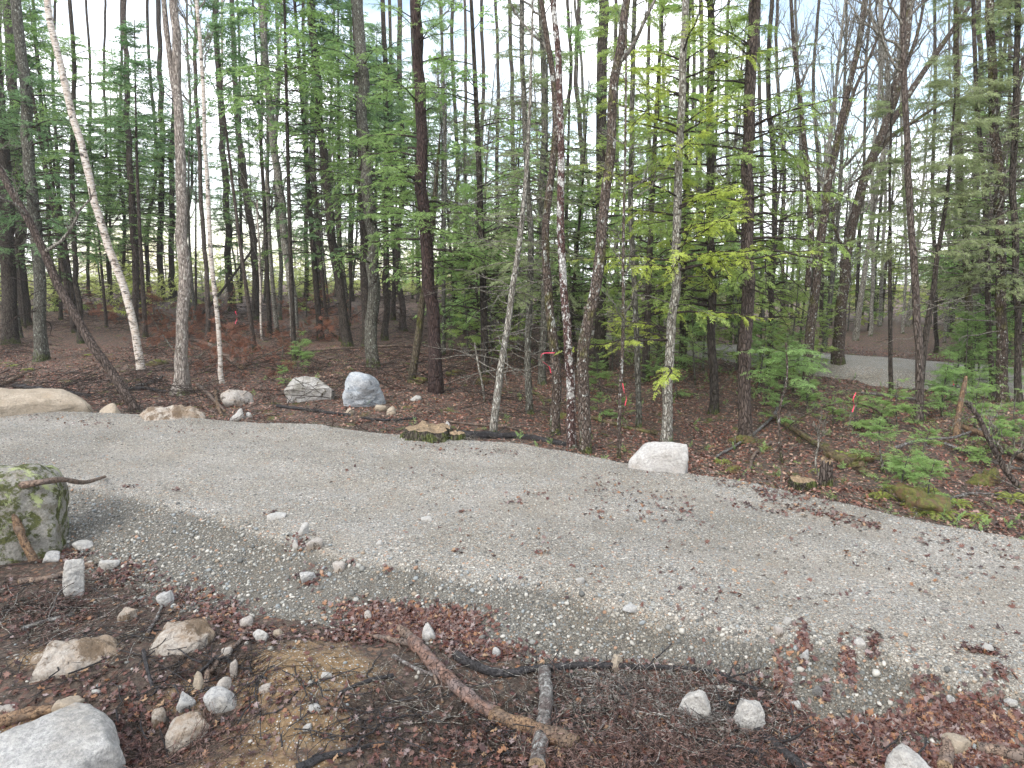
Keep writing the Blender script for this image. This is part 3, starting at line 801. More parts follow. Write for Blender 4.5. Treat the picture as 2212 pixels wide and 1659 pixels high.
B_, C_, D_ = 'bark_dark', 'bark_brown', 'bark_grey'
hero('dead_tree', 'bare dark brown trunk leaning left across the wood from the far road edge', 'tree', [(300, 892), (215, 765), (140, 645), (60, 480), (0, 372), (-60, 250)], 29, 18, 'bark_red', extra=1.0, flare=.1, short='leaning brown trunk', crown=bare(.5, 1.3, 7, 'twig_grey', ang=1.1, up=0))
hero('conifer_tree', 'tall lichen-flecked conifer trunk just left of the leaning trunk, mossy foot', 'tree', [(88, 778), (85, 600), (62, 330), (35, 0)], 36, 27, 'bark_grey', extra=6, short='lichen-flecked conifer', crown=con(3.9, 11, 39, 3.0, 'fol_dark', dead=40, dz=(1, 6), dlen=1.8))
hero('conifer_tree', 'thick dark conifer trunk cut by the left edge of the view', 'tree', [(22, 742), (15, 560), (4, 330), (-25, 0)], 44, 34, 'bark_dark', extra=5, crown=con(3.2, 11, 39, 3.2, 'fol_dark', dead=8, dlen=1.8))
hero('conifer_tree', 'dark conifer trunk between the left edge trunk and the lichen-flecked conifer', 'tree', [(55, 702), (42, 500), (30, 250), (15, 0)], 34, 26, 'bark_dark', extra=4, crown=con(3.4, 11, 34, 3.2, 'fol_dark', dead=10, dlen=2))
hero('birch_tree', 'white peeling birch leaning left, thickest birch in the wood', 'birch', [(305, 800), (290, 720), (268, 640), (240, 560), (215, 470), (180, 330), (140, 180), (105, 30), (98, -10)], 24, 17, 'bark_birch', extra=5, flare=.25, rough=.05, short='white birch', crown=bare(.75, 1.8, 9))
hero('dead_tree', 'pale barkless snag with flaring roots and woodpecker holes', 'snag', [(390, 852), (394, 780), (398, 700), (395, 500), (386, 250), (376, -10)], 36, 20, 'bark_snag', extra=2, flare=.75, rough=.12, short='pale snag', k=18,
     forks=[([(385, 250), (372, 160), (360, 70), (352, -20)], 18, 12, 1.5)], crown=bare(.35, .7, 9, 'twig_dark', ang=1.2, up=0, n2=3, n3=2))
hero('birch_tree', 'slender spotted white birch right of the pale snag', 'birch', [(480, 828), (470, 700), (457, 560), (448, 420), (438, 200), (425, -10)], 14, 9, 'bark_birch', extra=5, flare=.2, short='slender birch', crown=bare(.55, 1.5, 12))
hero('conifer_tree', 'dark crooked trunk with a rusty split, left of the tan trunk', 'tree', [(552, 690), (550, 560), (545, 500), (528, 400), (512, 250), (500, -10)], 20, 12, 'bark_dark', extra=6, short='crooked dark trunk', crown=con(3.2, 11, 29, 2.8, 'fol_mid', dead=16, dz=(2, 7), tm=FR_MED, dlen=1.6))
hero('conifer_tree', 'straight dark conifer right of the slender birch with high thin crown', 'tree', [(503, 672), (492, 500), (480, 300), (466, 60), (463, -10)], 20, 14, 'bark_dark', extra=7, short='straight dark conifer', crown=con(3.4, 11, 29, 2.8, 'fol_dark', dead=12, dz=(2, 7), tm=FR_MED, dlen=1.8))
hero('maple_tree', 'smooth grey tan trunk with mossy foot, above the flat-topped white boulder', 'tree', [(640, 738), (625, 600), (608, 450), (590, 300), (575, 150), (568, -10)], 24, 15, 'bark_pale', extra=6, short='grey tan trunk', crown=con(3.9, 11, 18, 2.8, 'fol_mid', dead=18, dz=(2, 7), dlen=1.8))
hero('conifer_tree', 'dark conifer leaning left behind the grey streaked boulder', 'tree', [(752, 748), (735, 620), (712, 470), (694, 300), (680, 120), (668, -10)], 25, 18, 'bark_dark', extra=6, short='left-leaning dark conifer', crown=con(3.6, 11, 50, 3.6, 'fol_dark', dead=20, dz=(1.5, 6), dlen=1.8))
hero('conifer_tree', 'thick straight grey-green trunk rising behind the round streaked boulder', 'tree', [(808, 792), (808, 620), (797, 430), (786, 200), (772, -10)], 34, 25, 'bark_grey', extra=6, short='thick grey-green trunk', crown=con(3.2, 11, 52, 3.0, 'fol_mid', dead=26, dz=(2, 8), dlen=1.8))
hero('conifer_tree', 'darker twin trunk touching the thick grey-green trunk on its left', 'tree', [(792, 752), (788, 560), (780, 300), (764, -10)], 24, 17, 'bark_dark', extra=7, crown=con(3.9, 11, 27, 2.8, 'fol_dark', dead=8, dlen=1.6))
hero('conifer_tree', 'smooth wine-dark hemlock trunk with split foot, grey above', 'tree', [(942, 848), (932, 690), (922, 560), (912, 400), (905, 200), (900, -10)], 36, 24, 'bark_wine', extra=6, flare=.25, rough=.04, short='wine-dark trunk', crown=con(3.2, 11, 39, 3.0, 'fol_mid', dead=14, dz=(2.5, 8), dlen=1.4))
hero('maple_tree', 'short mossy trunk leaning right into the wine-dark trunk', 'tree', [(888, 825), (898, 750), (910, 660), (928, 560), (940, 420)], 22, 12, 'bark_moss', extra=2, flare=.3, short='mossy leaning trunk', crown=bare(.6, 1.2, 6))
hero('bare_tree', 'slim pale lichened tree leaning right with fans of dead twigs', 'tree', [(1064, 938), (1078, 830), (1092, 740), (1112, 600), (1130, 450), (1142, 300), (1148, 150), (1150, 40)], 21, 5, 'bark_pale', extra=.5, flare=.2, short='slim pale tree',
     crown=con(0, 0, 0, 1, dead=110, dz=(.6, 7.2), dlen=1.9, wood='twig_grey'))
hero('bare_tree', 'thin dark-flecked trunk between the slim pale tree and the white-patched pair', 'tree', [(1145, 893), (1142, 740), (1146, 560), (1140, 380), (1130, 150), (1128, -10)], 19, 11, 'bark_grey', extra=5, short='thin flecked trunk', crown=con(2.6, 11, 32, 1.9, 'fol_sage', dead=40, dz=(.6, 7), dlen=1.5, wood='twig_grey'))
hero('maple_tree', 'curved brown trunk with mossy lower half, left stem of three beside the road', 'tree', [(1200, 938), (1205, 850), (1196, 750), (1182, 620), (1180, 500), (1190, 380), (1198, 280), (1196, 180), (1180, 80), (1165, -10)], 27, 12, 'bark_lichen', extra=4, flare=.2, short='mossy curved trunk', crown=bare(.6, 1.4, 9))
hero('maple_tree', 'dark trunk with large white lichen patches, middle stem of three beside the road', 'tree', [(1236, 968), (1235, 820), (1222, 650), (1214, 500), (1214, 380), (1212, 250), (1208, 130), (1195, -10)], 25, 14, 'bark_white_patch', extra=5, flare=.25, short='white-patched trunk', crown=bare(.6, 1.6, 9, n2=5))
hero('maple_tree', 'stout lichened trunk leaning right with a torn strip at its foot', 'tree', [(1264, 978), (1260, 850), (1266, 720), (1285, 590), (1300, 470), (1318, 330), (1322, 230), (1340, 110), (1358, -10)], 34, 20, 'bark_lichen', extra=5, flare=.2, short='stout lichened trunk', crown=bare(.6, 1.8, 9))
hero('bare_tree', 'pencil-thin lichened sapling stem just right of the stout lichened trunk', 'sapling', [(1337, 990), (1340, 850), (1346, 700), (1346, 500), (1350, 300), (1352, 150)], 11, 5, 'bark_lichen', extra=1, flare=.1, short='pencil-thin stem', crown=bare(.3, 1.0, 14, ang=1.0, up=.1))
hero('maple_tree', 'slim grey trunk with yellow moss foot behind the pencil-thin stem', 'tree', [(1380, 922), (1374, 780), (1370, 600), (1362, 400), (1368, 180), (1372, -10)], 16, 11, 'bark_grey', extra=5, short='slim moss-footed trunk', crown=con(2.5, 11, 36, 2.6, 'fol_fresh', dead=24, dz=(1, 5), wood='twig_grey'))
hero('conifer_tree', 'broad dark hemlock trunk half hidden behind the stout lichened trunk', 'tree', [(1298, 800), (1300, 600), (1302, 350), (1300, -10)], 34, 24, 'bark_dark', extra=5, crown=con(2, 13, 60, 3.2, 'fol_mid', dead=8, tm=FR_MED))
hero('conifer_tree', 'pale grey hemlock with lime green boughs beside the pale boulder', 'tree', [(1440, 955), (1446, 820), (1452, 700), (1460, 560), (1466, 400), (1472, 200), (1482, -10)], 28, 17, 'bark_pale', extra=5, short='lime-boughed hemlock', crown=con(.9, 8, 40, 3.2, 'fol_lime', per=17, size=.34, dead=18, dz=(1, 7), ztop=13, droop=.12, e0=.12))
hero('conifer_tree', 'big reddish hemlock trunk, widest on this side of the wood', 'tree', [(1612, 945), (1608, 800), (1612, 640), (1618, 450), (1622, 250), (1632, -10)], 38, 26, 'bark_red', extra=6, flare=.2, short='big reddish hemlock', crown=con(2.6, 14, 62, 3.1, 'fol_fresh', per=15, dead=26, dz=(1.5, 8), dlen=2.0))
hero('conifer_tree', 'dark mossy-footed conifer standing left of the big reddish hemlock', 'tree', [(1542, 892), (1540, 740), (1538, 500), (1536, 250), (1534, -10)], 24, 17, 'bark_dark', extra=7, short='mossy-footed conifer', crown=con(1.9, 14, 60, 3.0, 'fol_fresh', dead=12, dz=(1, 6)))
hero('maple_tree', 'dark maple with forked upright limbs right of the big reddish hemlock', 'tree', [(1745, 865), (1748, 740), (1762, 600), (1788, 430), (1812, 300), (1835, 190), (1860, 80), (1872, -10)], 30, 12, 'bark_lichen', extra=4, short='forked maple',
     forks=[([(1745, 620), (1752, 500), (1745, 400), (1732, 250), (1715, 100), (1708, -10)], 17, 9, 3), ([(1808, 330), (1825, 220), (1850, 110), (1866, -10)], 10, 6, 2, .3), ([(1820, 270), (1848, 190), (1880, 120), (1912, 40)], 11, 5, 1)], crown=bare(.5, 2.0, 10))
hero('maple_tree', 'big crooked maple with wide arching mossy limbs reaching right', 'tree', [(1812, 790), (1815, 700), (1822, 600), (1838, 500), (1862, 410), (1890, 330), (1920, 250), (1955, 120), (1968, -10)], 34, 17, 'bark_lichen', extra=4, flare=.3, short='arching maple',
     forks=[([(1885, 345), (1925, 295), (1975, 262), (2020, 232), (2060, 215), (2092, 212), (2100, 222)], 13, 5, 0, 0, 'bark_moss'),
            ([(1900, 300), (1935, 250), (1985, 170), (2040, 90), (2090, 20), (2120, -30)], 18, 10, 3), ([(1930, 215), (1962, 130), (1985, 60), (2000, -20)], 12, 6, 2, .2), ([(1830, 560), (1800, 480), (1812, 430), (1850, 390)], 9, 6, .3)],
     crown=bare(.5, 2.2, 12))
hero('conifer_tree', 'thin straight dark trunk standing against the far gravel road', 'tree', [(1926, 852), (1924, 700), (1922, 480), (1925, 300)], 13, 6, 'bark_dark', extra=1.5, short='thin straight dark trunk', crown=con(3.2, 9, 30, 1.4, 'fol_sage', dead=12, dz=(1, 7)))
hero('maple_tree', 'dark-footed trunk with pale grey upper stem right of the arching maple', 'tree', [(1984, 915), (1986, 780), (1978, 640), (1968, 500), (1960, 320), (1952, 150), (1950, -10)], 24, 14, 'bark_brown', extra=5, short='dark-footed trunk', crown=bare(.55, 1.8, 10, dead=16, dz=(1, 6)))
hero('conifer_tree', 'dark trunk leaning right, crossing the dark-footed trunk near its base', 'tree', [(1986, 905), (1992, 790), (2005, 690), (2024, 560), (2045, 430), (2056, 300)], 22, 7, 'bark_dark', extra=2, short='right-leaning dark trunk', crown=con(3.2, 9, 44, 1.9, 'fol_sage', dead=24, dz=(1.5, 8), wood='twig_grey'))
hero('conifer_tree', 'thick lichen-spotted trunk near the right edge of the view', 'tree', [(2166, 868), (2160, 700), (2162, 480), (2150, 250), (2140, -10)], 34, 22, 'bark_lichen', extra=5, short='lichen-spotted thick trunk', crown=con(3, 12, 46, 2.4, 'fol_sage', dead=60, dz=(1.5, 8.5), dlen=2.2, wood='twig_grey'))
hero('conifer_tree', 'rusty brown trunk pressed against the left of the thick lichen-spotted trunk', 'tree', [(2142, 862), (2134, 680), (2128, 430), (2110, 200), (2100, -10)], 17, 11, 'bark_brown', extra=5, crown=con(4, 12, 24, 2, 'fol_sage', dead=30, dz=(2, 9), dlen=2, wood='twig_grey'))
hero('conifer_tree', 'dark trunk cut by the right edge of the view', 'tree', [(2204, 872), (2196, 700), (2192, 400), (2200, -10)], 22, 16, 'bark_dark', extra=4, crown=con(2.5, 11, 40, 2.2, 'fol_sage', dead=24, dlen=1.8))
hero('conifer_tree', 'mossy dark trunk left of the rusty trunk, behind the splintered stub', 'tree', [(2098, 812), (2090, 680), (2082, 480), (2070, 250), (2066, -10)], 24, 14, 'bark_moss', extra=5, short='mossy dark trunk', crown=con(2.5, 13, 50, 2.2, 'fol_sage', dead=30, dz=(2, 8), wood='twig_grey'))

# trees of the middle distance, also drawn where the photograph shows them: (u base, v base, u top, width, bark, kind)
MID = [(132, 690, 120, 13, B_, 'c'), (175, 742, 150, 20, B_, 'c'), (120, 668, 70, 16, B_, 'c'), (290, 715, 270, 24, C_, 'c'), (238, 655, 228, 11, B_, 'c'), (192, 640, 185, 12, B_, 'c'),
       (322, 660, 318, 14, B_, 'c'), (345, 650, 342, 22, B_, 'c'), (375, 645, 372, 20, B_, 'c'), (412, 690, 402, 10, D_, 'b'), (448, 740, 424, 16, C_, 'b'), (520, 655, 512, 10, B_, 'c'),
       (575, 655, 560, 12, D_, 'b'), (604, 690, 596, 14, D_, 'b'), (662, 650, 655, 14, B_, 'c'), (690, 668, 676, 22, B_, 'c'), (725, 640, 722, 10, D_, 'b'), (762, 650, 756, 12, B_, 'c'), (832, 735, 826, 20, B_, 'c'),
       (850, 690, 842, 14, B_, 'c'), (872, 715, 865, 20, C_, 'c'), (905, 655, 888, 13, B_, 'c'), (958, 765, 950, 12, D_, 'b'), (985, 660, 978, 14, B_, 'c'), (1010, 680, 1004, 12, C_, 'c'), (1038, 665, 1040, 14, B_, 'c'),
       (1075, 690, 1070, 13, B_, 'c'), (1105, 655, 1100, 16, B_, 'c'), (1168, 700, 1165, 14, B_, 'c'), (1248, 690, 1250, 18, B_, 'c'), (1172, 830, 1170, 22, D_, 'c'), (1332, 680, 1330, 16, B_, 'c'), (1408, 700, 1405, 15, B_, 'c'), (1425, 760, 1428, 12, D_, 'b'),
       (1490, 720, 1495, 14, B_, 'c'), (1510, 690, 1512, 18, B_, 'c'), (1575, 700, 1576, 14, B_, 'c'), (1665, 812, 1668, 20, B_, 'c'), (1690, 700, 1680, 14, B_, 'b'), (1645, 690, 1640, 15, B_, 'c'), (1722, 700, 1718, 12, D_, 'b'), (1775, 730, 1770, 14, B_, 'c'),
       (1850, 720, 1880, 12, B_, 'b'), (1880, 725, 1900, 13, 'bark_pale', 'b'), (1900, 705, 1905, 12, 'bark_pale', 'b'), (1950, 720, 1946, 10, 'bark_pale', 'b'), (2040, 740, 2075, 11, 'bark_pale', 'b'), (2022, 760, 2018, 14, B_, 'b'), (2060, 700, 2050, 10, D_, 'b'), (2115, 720, 2112, 22, B_, 'c'), (2140, 710, 2160, 14, B_, 'c'), (2185, 720, 2180, 16, B_, 'c'),
       (1300, 660, 1240, 12, D_, 'b'), (1460, 680, 1430, 12, D_, 'b'), (45, 655, 40, 14, B_, 'c'), (8, 660, 0, 16, B_, 'c'), (265, 645, 262, 12, B_, 'c'), (1205, 660, 1225, 14, B_, 'c'), (560, 650, 610, 10, 'bark_birch', 'b'), (490, 640, 480, 12, 'bark_birch', 'b')]
LM = sorted(HERO)
ORD = ['first', 'second', 'third', 'fourth', 'fifth', 'sixth', 'seventh', 'eighth', 'ninth', 'tenth', 'eleventh', 'twelfth', 'thirteenth', 'fourteenth', 'fifteenth', 'sixteenth', 'seventeenth', 'eighteenth', 'nineteenth', 'twentieth'] + ['one of many'] * 60
def gap_of(u):
    us = [h[0] for h in LM]; i = int(np.searchsorted(us, u))
    if i == 0: return 'left of the ' + LM[0][1]
    if i == len(LM): return 'right of the ' + LM[-1][1]
    return 'between ' + LM[i - 1][1] + ' and ' + LM[i][1]
def label_rows(rows, what):
    """rows: list of (object, u); gives each the ordinal of its gap"""
    cnt = {}
    for ob, u in sorted(rows, key=lambda q: q[1]):
        gp = gap_of(u); cnt.setdefault(gp, []).append(ob)
    for gp, obs in cnt.items():
        for i, ob in enumerate(obs):
            ob['label'] = (what + ' ' + gp) if len(obs) == 1 else f'{ORD[i]} {what} {gp}'
rows = {'c': [], 'b': [], 'p': []}
for i, (u, v, ut, w, bk, kd) in enumerate(MID):
    vb = max(v, 664)
    b = pix1(u, vb); dep = float(cam_depth(b))
    sc = min(1.0, 48 / dep); dep = min(dep, 48)
    if kd == 'c':
        z0 = R.uniform(2.2, 5.5)
        fol = R.choice(['fol_dark', 'fol_mid', 'fol_mid']) if u < 1000 else R.choice(['fol_mid', 'fol_fresh', 'fol_fresh', 'fol_sage'])
        z0 = R.uniform(3.6, 7.5) if u < 1000 else R.uniform(1.5, 3.5)
        cw = con(z0, 14 if u < 1000 else R.uniform(9, 15), 58 if u < 1000 else 27, R.uniform(2.6, 3.8), fol, per=17, size=.38, dead=60, dz=(1.2, 9), dlen=1.9, tm=FR_MED)
    else:
        cw = bare(.4, R.uniform(1.8, 2.6), 14, 'twig_grey', n2=6, n3=4)
    ob = hero('conifer_tree' if kd == 'c' else 'bare_tree', '', 'tree', [(u, v), (u + (ut - u) * .2 + R.gauss(0, 4), v * .78), (u + (ut - u) * .45 + R.gauss(0, 6), v * .52), (u + (ut - u) * .75 + R.gauss(0, 5), v * .24), (ut, -10)], w * .88, w * .55, bk, extra=R.uniform(4, 7), k=8, dep=dep, crown=cw,
              group='dark conifer trunks of the middle distance' if kd == 'c' else 'bare slender trees of the middle distance')
    rows['p' if (kd == 'b' and bk in ('bark_pale', 'bark_birch')) else kd].append((ob, u))
label_rows(rows['c'], 'dark conifer farther back,')
label_rows(rows['b'], 'bare slender tree farther back,')
label_rows(rows['p'], 'pale-barked slender tree farther back,')

# ---------------------------------------------------------------- deep wood: copies of a few kinds
def proto_conifer(i, fol, h=17, z0=3.5, L=2.4, nb=60):
    line = np.stack([.12 * np.sin(np.linspace(0, 3, 26) + i), .12 * np.cos(np.linspace(0, 2.4, 26) + i), np.linspace(-.2, h, 26)], -1)
    rr = np.interp(line[:, 2], [0, h], [R.uniform(.085, .135), .02])
    g = Geo(); stem(g, line, rr, 7, 0, .3, .06, i)
    t = g.mesh('trunk', [M['bark_dark' if i % 3 else 'bark_brown']])
    g = Geo(); conifer_crown(g, line, rr, z0, h - .2, h + .3, L, nb, 8, .62, FR_FAR, 0, 1, dead=44, dz=(1, z0 + 2.5), dlen=1.7)
    return t, g.mesh('crown', [M['twig_dark'], M[fol]])
def proto_bare(i, h=16):
    line = np.stack([.5 * np.sin(np.linspace(0, 2, 24) + i * 2) - .5 * math.sin(i * 2), .4 * np.sin(np.linspace(0, 2.4, 24) * 1.3 + i), np.linspace(-.2, h, 24)], -1)
    rr = np.interp(line[:, 2], [0, h], [R.uniform(.09, .14), .02])
    g = Geo(); stem(g, line, rr, 7, 0, .25, .06, i + 40)
    t = g.mesh('trunk', [M[['bark_grey', 'bark_pale', 'bark_brown', 'bark_dark'][i % 4]]])
    g = Geo(); bare_crown(g, line, rr, .3, .97, 2.4, 20, 0, .6, .4, 6, 4, .006)
    return t, g.mesh('crown', [M['twig_grey']])
PCL = [proto_conifer(i, ['fol_dark', 'fol_mid', 'fol_dark', 'fol_mid'][i], R.uniform(15, 20), R.uniform(7, 9.5), R.uniform(3.0, 3.8), 80) for i in range(4)]
PCR = [proto_conifer(i + 4, ['fol_mid', 'fol_sage', 'fol_fresh', 'fol_fresh', 'fol_mid'][i], R.uniform(8, 14), R.uniform(.8, 1.8), R.uniform(2.4, 3.2), 54) for i in range(5)]
PB = [proto_bare(i, R.uniform(13, 18)) for i in range(5)]
taken = [(o_.location.x, o_.location.y) for o_ in S.objects if o_.get('category')]
far_rows = {'c': [], 'b': []}
QUOTA = [(-260, 1000, 24, 62, 32, 20, PCL), (1000, 1640, 22, 50, 26, 13, PCR), (1640, 2060, 26, 60, 12, 12, PCR), (2060, 2500, 17, 50, 20, 12, PCR)]
for ua, ub, ya, yb, nc, nbr, pool in QUOTA:
    for kd, num in (('c', nc), ('b', nbr)):
        done_ = 0; tries = 0
        while done_ < num and tries < 3000:
            tries += 1
            y = ya + (yb - ya) * R.random(); u = R.uniform(ua, ub); x = (u - 1106) / FPX * y
            if abs(y - float(np.interp(x, *r2c))) < 3.4 and x > 4: continue
            if any((x - a_) ** 2 + (y - b_) ** 2 < 1.4 ** 2 for a_, b_ in taken): continue
            taken.append((x, y))
            tm_, cm_ = R.choice(PB if kd == 'b' else pool)
            root = link('bare_tree' if kd == 'b' else 'conifer_tree', None, (x, y, float(H(x, y))), category='tree', group='bare trees deep in the wood' if kd == 'b' else 'conifers deep in the wood')
            root.rotation_euler = (R.gauss(0, .035), R.gauss(0, .035), R.uniform(0, 6.28)); s_ = R.uniform(.75, 1.2); root.scale = (s_, s_, s_ * R.uniform(.9, 1.15))
            link('trunk', tm_, parent=root); link('crown', cm_, parent=root)
            far_rows[kd].append((root, u)); done_ += 1
label_rows(far_rows['c'], 'small conifer deep in the wood,')
label_rows(far_rows['b'], 'bare tree deep in the wood,')

# the far-off wood beyond, one mass
g = Geo()
for i in range(70):
    y = R.uniform(90, 150); x = R.uniform(-1.05, 1.05) * y; z = float(H_ground(x, y)); h = R.uniform(9, 16)
    line = np.stack([np.full(8, x), np.full(8, y), z + np.linspace(-.3, h, 8)], -1); rr = np.linspace(.16, .03, 8)
    stem(g, line, rr, 5, 0, .2, 0, i)
    if i % 2: bare_crown(g, line, rr, .3, .97, 2.8, 12, 0, .6, .4, 4, 2, .02)
    else: conifer_crown(g, line, rr, z + 1.5, z + h, z + h + .3, 2.6, 26, 6, 1.1, FR_FAR, 0, 1)
link('distant_wood', g.mesh('distant_wood', [M['twig_grey'], M['fol_yellow']]), kind='stuff', label='blurred mass of trees closing the view behind the wood')

# ---------------------------------------------------------------- saplings and undergrowth
def proto_sapling(i, fol, h, L, nb, per=10, size=.26, tm=FR_FINE):
    line = np.stack([.05 * np.sin(np.linspace(0, 3, 12) + i), .05 * np.cos(np.linspace(0, 3, 12) + i), np.linspace(-.05, h, 12)], -1)
    rr = np.linspace(.016 + .006 * h, .004, 12)
    g = Geo(); stem(g, line, rr, 6, 0, .1, .04, i)
    t = g.mesh('trunk', [M['bark_grey']])
    g = Geo(); conifer_crown(g, line, rr, h * .08, h * .96, h * 1.06, L, nb, per, size, tm, 0, 1, droop=.12, e0=.3)
    return t, g.mesh('crown', [M['twig_dark'], M[fol]])
PS = [proto_sapling(0, 'fol_mid', 1.4, .8, 26), proto_sapling(1, 'fol_mid', 2.6, 1.3, 34), proto_sapling(2, 'fol_lime', 2.2, 1.2, 26), proto_sapling(3, 'fol_mid', .8, .5, 20), proto_sapling(4, 'fol_fresh', 4.5, 1.7, 46, 10, .34, FR_MED), proto_sapling(5, 'fol_lime', 4.5, 1.7, 40, 10, .36, FR_MED), proto_sapling(6, 'fol_fresh', 7.5, 2.4, 46, 12, .42, FR_MED)]
def sapling(kind, u, v, s=1.0, label='', group=None, at=None):
    p = pix1(u, v) if at is None else np.array([at[0], at[1], float(H(*at))])
    t, c = PS[kind]
    root = link('hemlock_sapling', None, tuple(p), category='sapling', label=label, group=group)
    root.rotation_euler = (R.gauss(0, .04), R.gauss(0, .04), R.uniform(0, 6.28)); root.scale = (s,) * 3
    link('trunk', t, parent=root); link('crown', c, parent=root)
    return root
SP = [(1, 1690, 880, .8), (0, 1745, 890, .8), (0, 1800, 915, .6), (3, 1850, 925, 1.0), (0, 1885, 905, .55), (1, 1715, 850, .8), (0, 1935, 930, .9), (3, 1905, 1020, 1.3), (0, 1945, 1075, .8), (3, 1995, 1010, 1.0), (0, 2040, 900, 1.2), (1, 2095, 852, 1.0), (1, 2150, 850, 1.0), (1, 2060, 850, .7),
      (1, 2075, 860, 1.0), (0, 2110, 930, 1.0), (3, 2010, 1085, .9), (3, 2140, 1000, 1.1), (0, 2190, 980, 1.0), (1, 1640, 850, .9), (4, 1700, 830, .9), (4, 1590, 800, .9), (4, 1770, 800, .5), (1, 1500, 830, 1.1), (4, 1320, 800, .8),
      (4, 1010, 770, .75), (4, 1060, 790, .75), (4, 1230, 770, .8), (4, 1420, 800, .8), (1, 975, 760, .9), (4, 1480, 780, .9), (0, 1295, 850, .9), (3, 1300, 900, .8), (0, 1415, 830, .8), (3, 1460, 860, 1.0), (4, 1880, 700, .8), (1, 2110, 800, 1), (4, 2130, 780, .8), (4, 1970, 700, .8), (3, 1680, 920, 1.0), (3, 1345, 905, .7),
      (6, 1000, 720, 1.0), (6, 1090, 740, .9), (6, 1170, 720, 1.1), (6, 1300, 730, 1.0), (6, 1430, 740, 1.0), (6, 1500, 760, 1.0), (6, 1580, 745, 1.1), (6, 1660, 770, 1.0), (6, 1725, 790, .8), (6, 1790, 700, .9), (6, 1890, 690, .9),
      (4, 1120, 760, 1.0), (4, 1390, 770, 1.0), (4, 1520, 800, .9), (4, 1640, 800, 1.0), (6, 2080, 760, .9), (6, 2180, 780, .9), (6, 930, 700, .8), (6, 1050, 690, 1.1)]
rows_s = []
for k_, u, v, s_ in SP:
    ob = sapling(k_, u, v, s_, group='young hemlocks under the trees'); rows_s.append((ob, u))
label_rows(rows_s, 'young green hemlock')
sapling(0, 655, 800, 1.0, 'bright green pine seedling behind the white boulder left of the streaked one')
sapling(3, 615, 832, .8, 'small green seedling left of the white boulder near the road')
sapling(5, 290, 690, .95, 'bright lime young hemlock spreading behind the leaning white birch')
sapling(4, 440, 668, .9, 'green young hemlock just behind the slender birch')
sapling(5, 690, 664, 1.0, 'lime young hemlock far behind the flat-topped white boulder')
sapling(3, 385, 668, 1.3, 'low dark green young fir behind the pale snag')
# pale undergrowth seen between trunks
rows_y = []
k_ = 0
while k_ < 40:
    y = R.uniform(42, 70); u = R.uniform(-100, 2300)
    if 1000 < u < 1900 and R.random() < .5: continue
    x = (u - 1106) / FPX * y
    if abs(y - float(np.interp(x, *r2c))) < 4: continue
    ob = sapling(5 if R.random() < .75 else 4, 0, 0, R.uniform(.7, 1.25), group='yellow-green young trees behind the trunks', at=(x, y)); rows_y.append((ob, u)); k_ += 1
label_rows(rows_y, 'yellow-green young tree far back,')
# low yellow-green brush behind the trunks, far too dense to count
g = Geo()
K = 1300
yy = 44 + 45 * RNG.random(K); uu = RNG.uniform(-200, 2400, K); xx = (uu - 1106) / FPX * yy
keep = (np.abs(yy - np.interp(xx, *r2c)) > 5) & ((uu < 1050) | (RNG.random(K) < .35)); xx, yy = xx[keep], yy[keep]; K = len(xx)
zz = H_ground(xx, yy)
hgt = RNG.uniform(1.0, 5.0, K)
s_ = np.linspace(0, 1, 6)
P = np.stack([xx, yy, zz], -1)[:, None] + np.concatenate([RNG.normal(size=(K, 1, 2)) * .45 * s_[None, :, None], np.ones((K, 1, 1)) * s_[None, :, None]], -1) * hgt[:, None, None]
V, F = tubes(P, np.full((K, 6), .018), 3); g.add(V, F, 0)
Q, rq = spawn(P, np.full((K, 6), .012), 7, .15, 1, 1.0, .9, 5, wander=.2)
V, F = tubes(Q, rq, 3); g.add(V, F, 0)
fronds(g, Q, 6, .2, .55, 1, FR_FAR, .6)
link('undergrowth', g.mesh('undergrowth', [M['twig_grey'], M['fol_yellow']]), kind='stuff', label='pale yellow-green brush between the distant trunks')

# ---------------------------------------------------------------- rocks
def ico(n):
    import bmesh
    bm = bmesh.new(); bmesh.ops.create_icosphere(bm, subdivisions=n, radius=1.0)
    V = np.array([v.co[:] for v in bm.verts]); F = np.array([[v.index for v in f.verts] for f in bm.faces]); bm.free()
    return unit(V), F
ICO = {n: ico(n) for n in (1, 2, 3, 4, 5)}
def rock_shape(seed, n=4, planes=11, rnd=.12, flat_top=0.0, rough=.05, point=None):
    rg = np.random.default_rng(seed)
    V, F = ICO[n]
    N_ = unit(rg.normal(size=(planes, 3))); h = rg.uniform(.50, .86, planes)
    if flat_top: N_ = np.vstack([N_, unit(np.array([[rg.normal() * .12, rg.normal() * .12, 1]]))]); h = np.append(h, flat_top)
    dt = V @ N_.T
    rr = np.where(dt > .05, h / np.maximum(dt, .05), 9)
    k = 1.0 / max(rnd, .01)
    r = -np.log(np.exp(-k * np.minimum(rr, 3)).sum(1) + math.exp(-k * 1.15)) / k
    r = r + rough * fbm(V * 2.2 + seed, seed, 4) + rough * .35 * fbm(V * 7 + seed, seed + 9, 3)
    P = V * r[:, None]
    lo, hi = P.min(0), P.max(0)
    return (P - (lo + hi) / 2) / (hi - lo) * 2, F        # unit half-extents
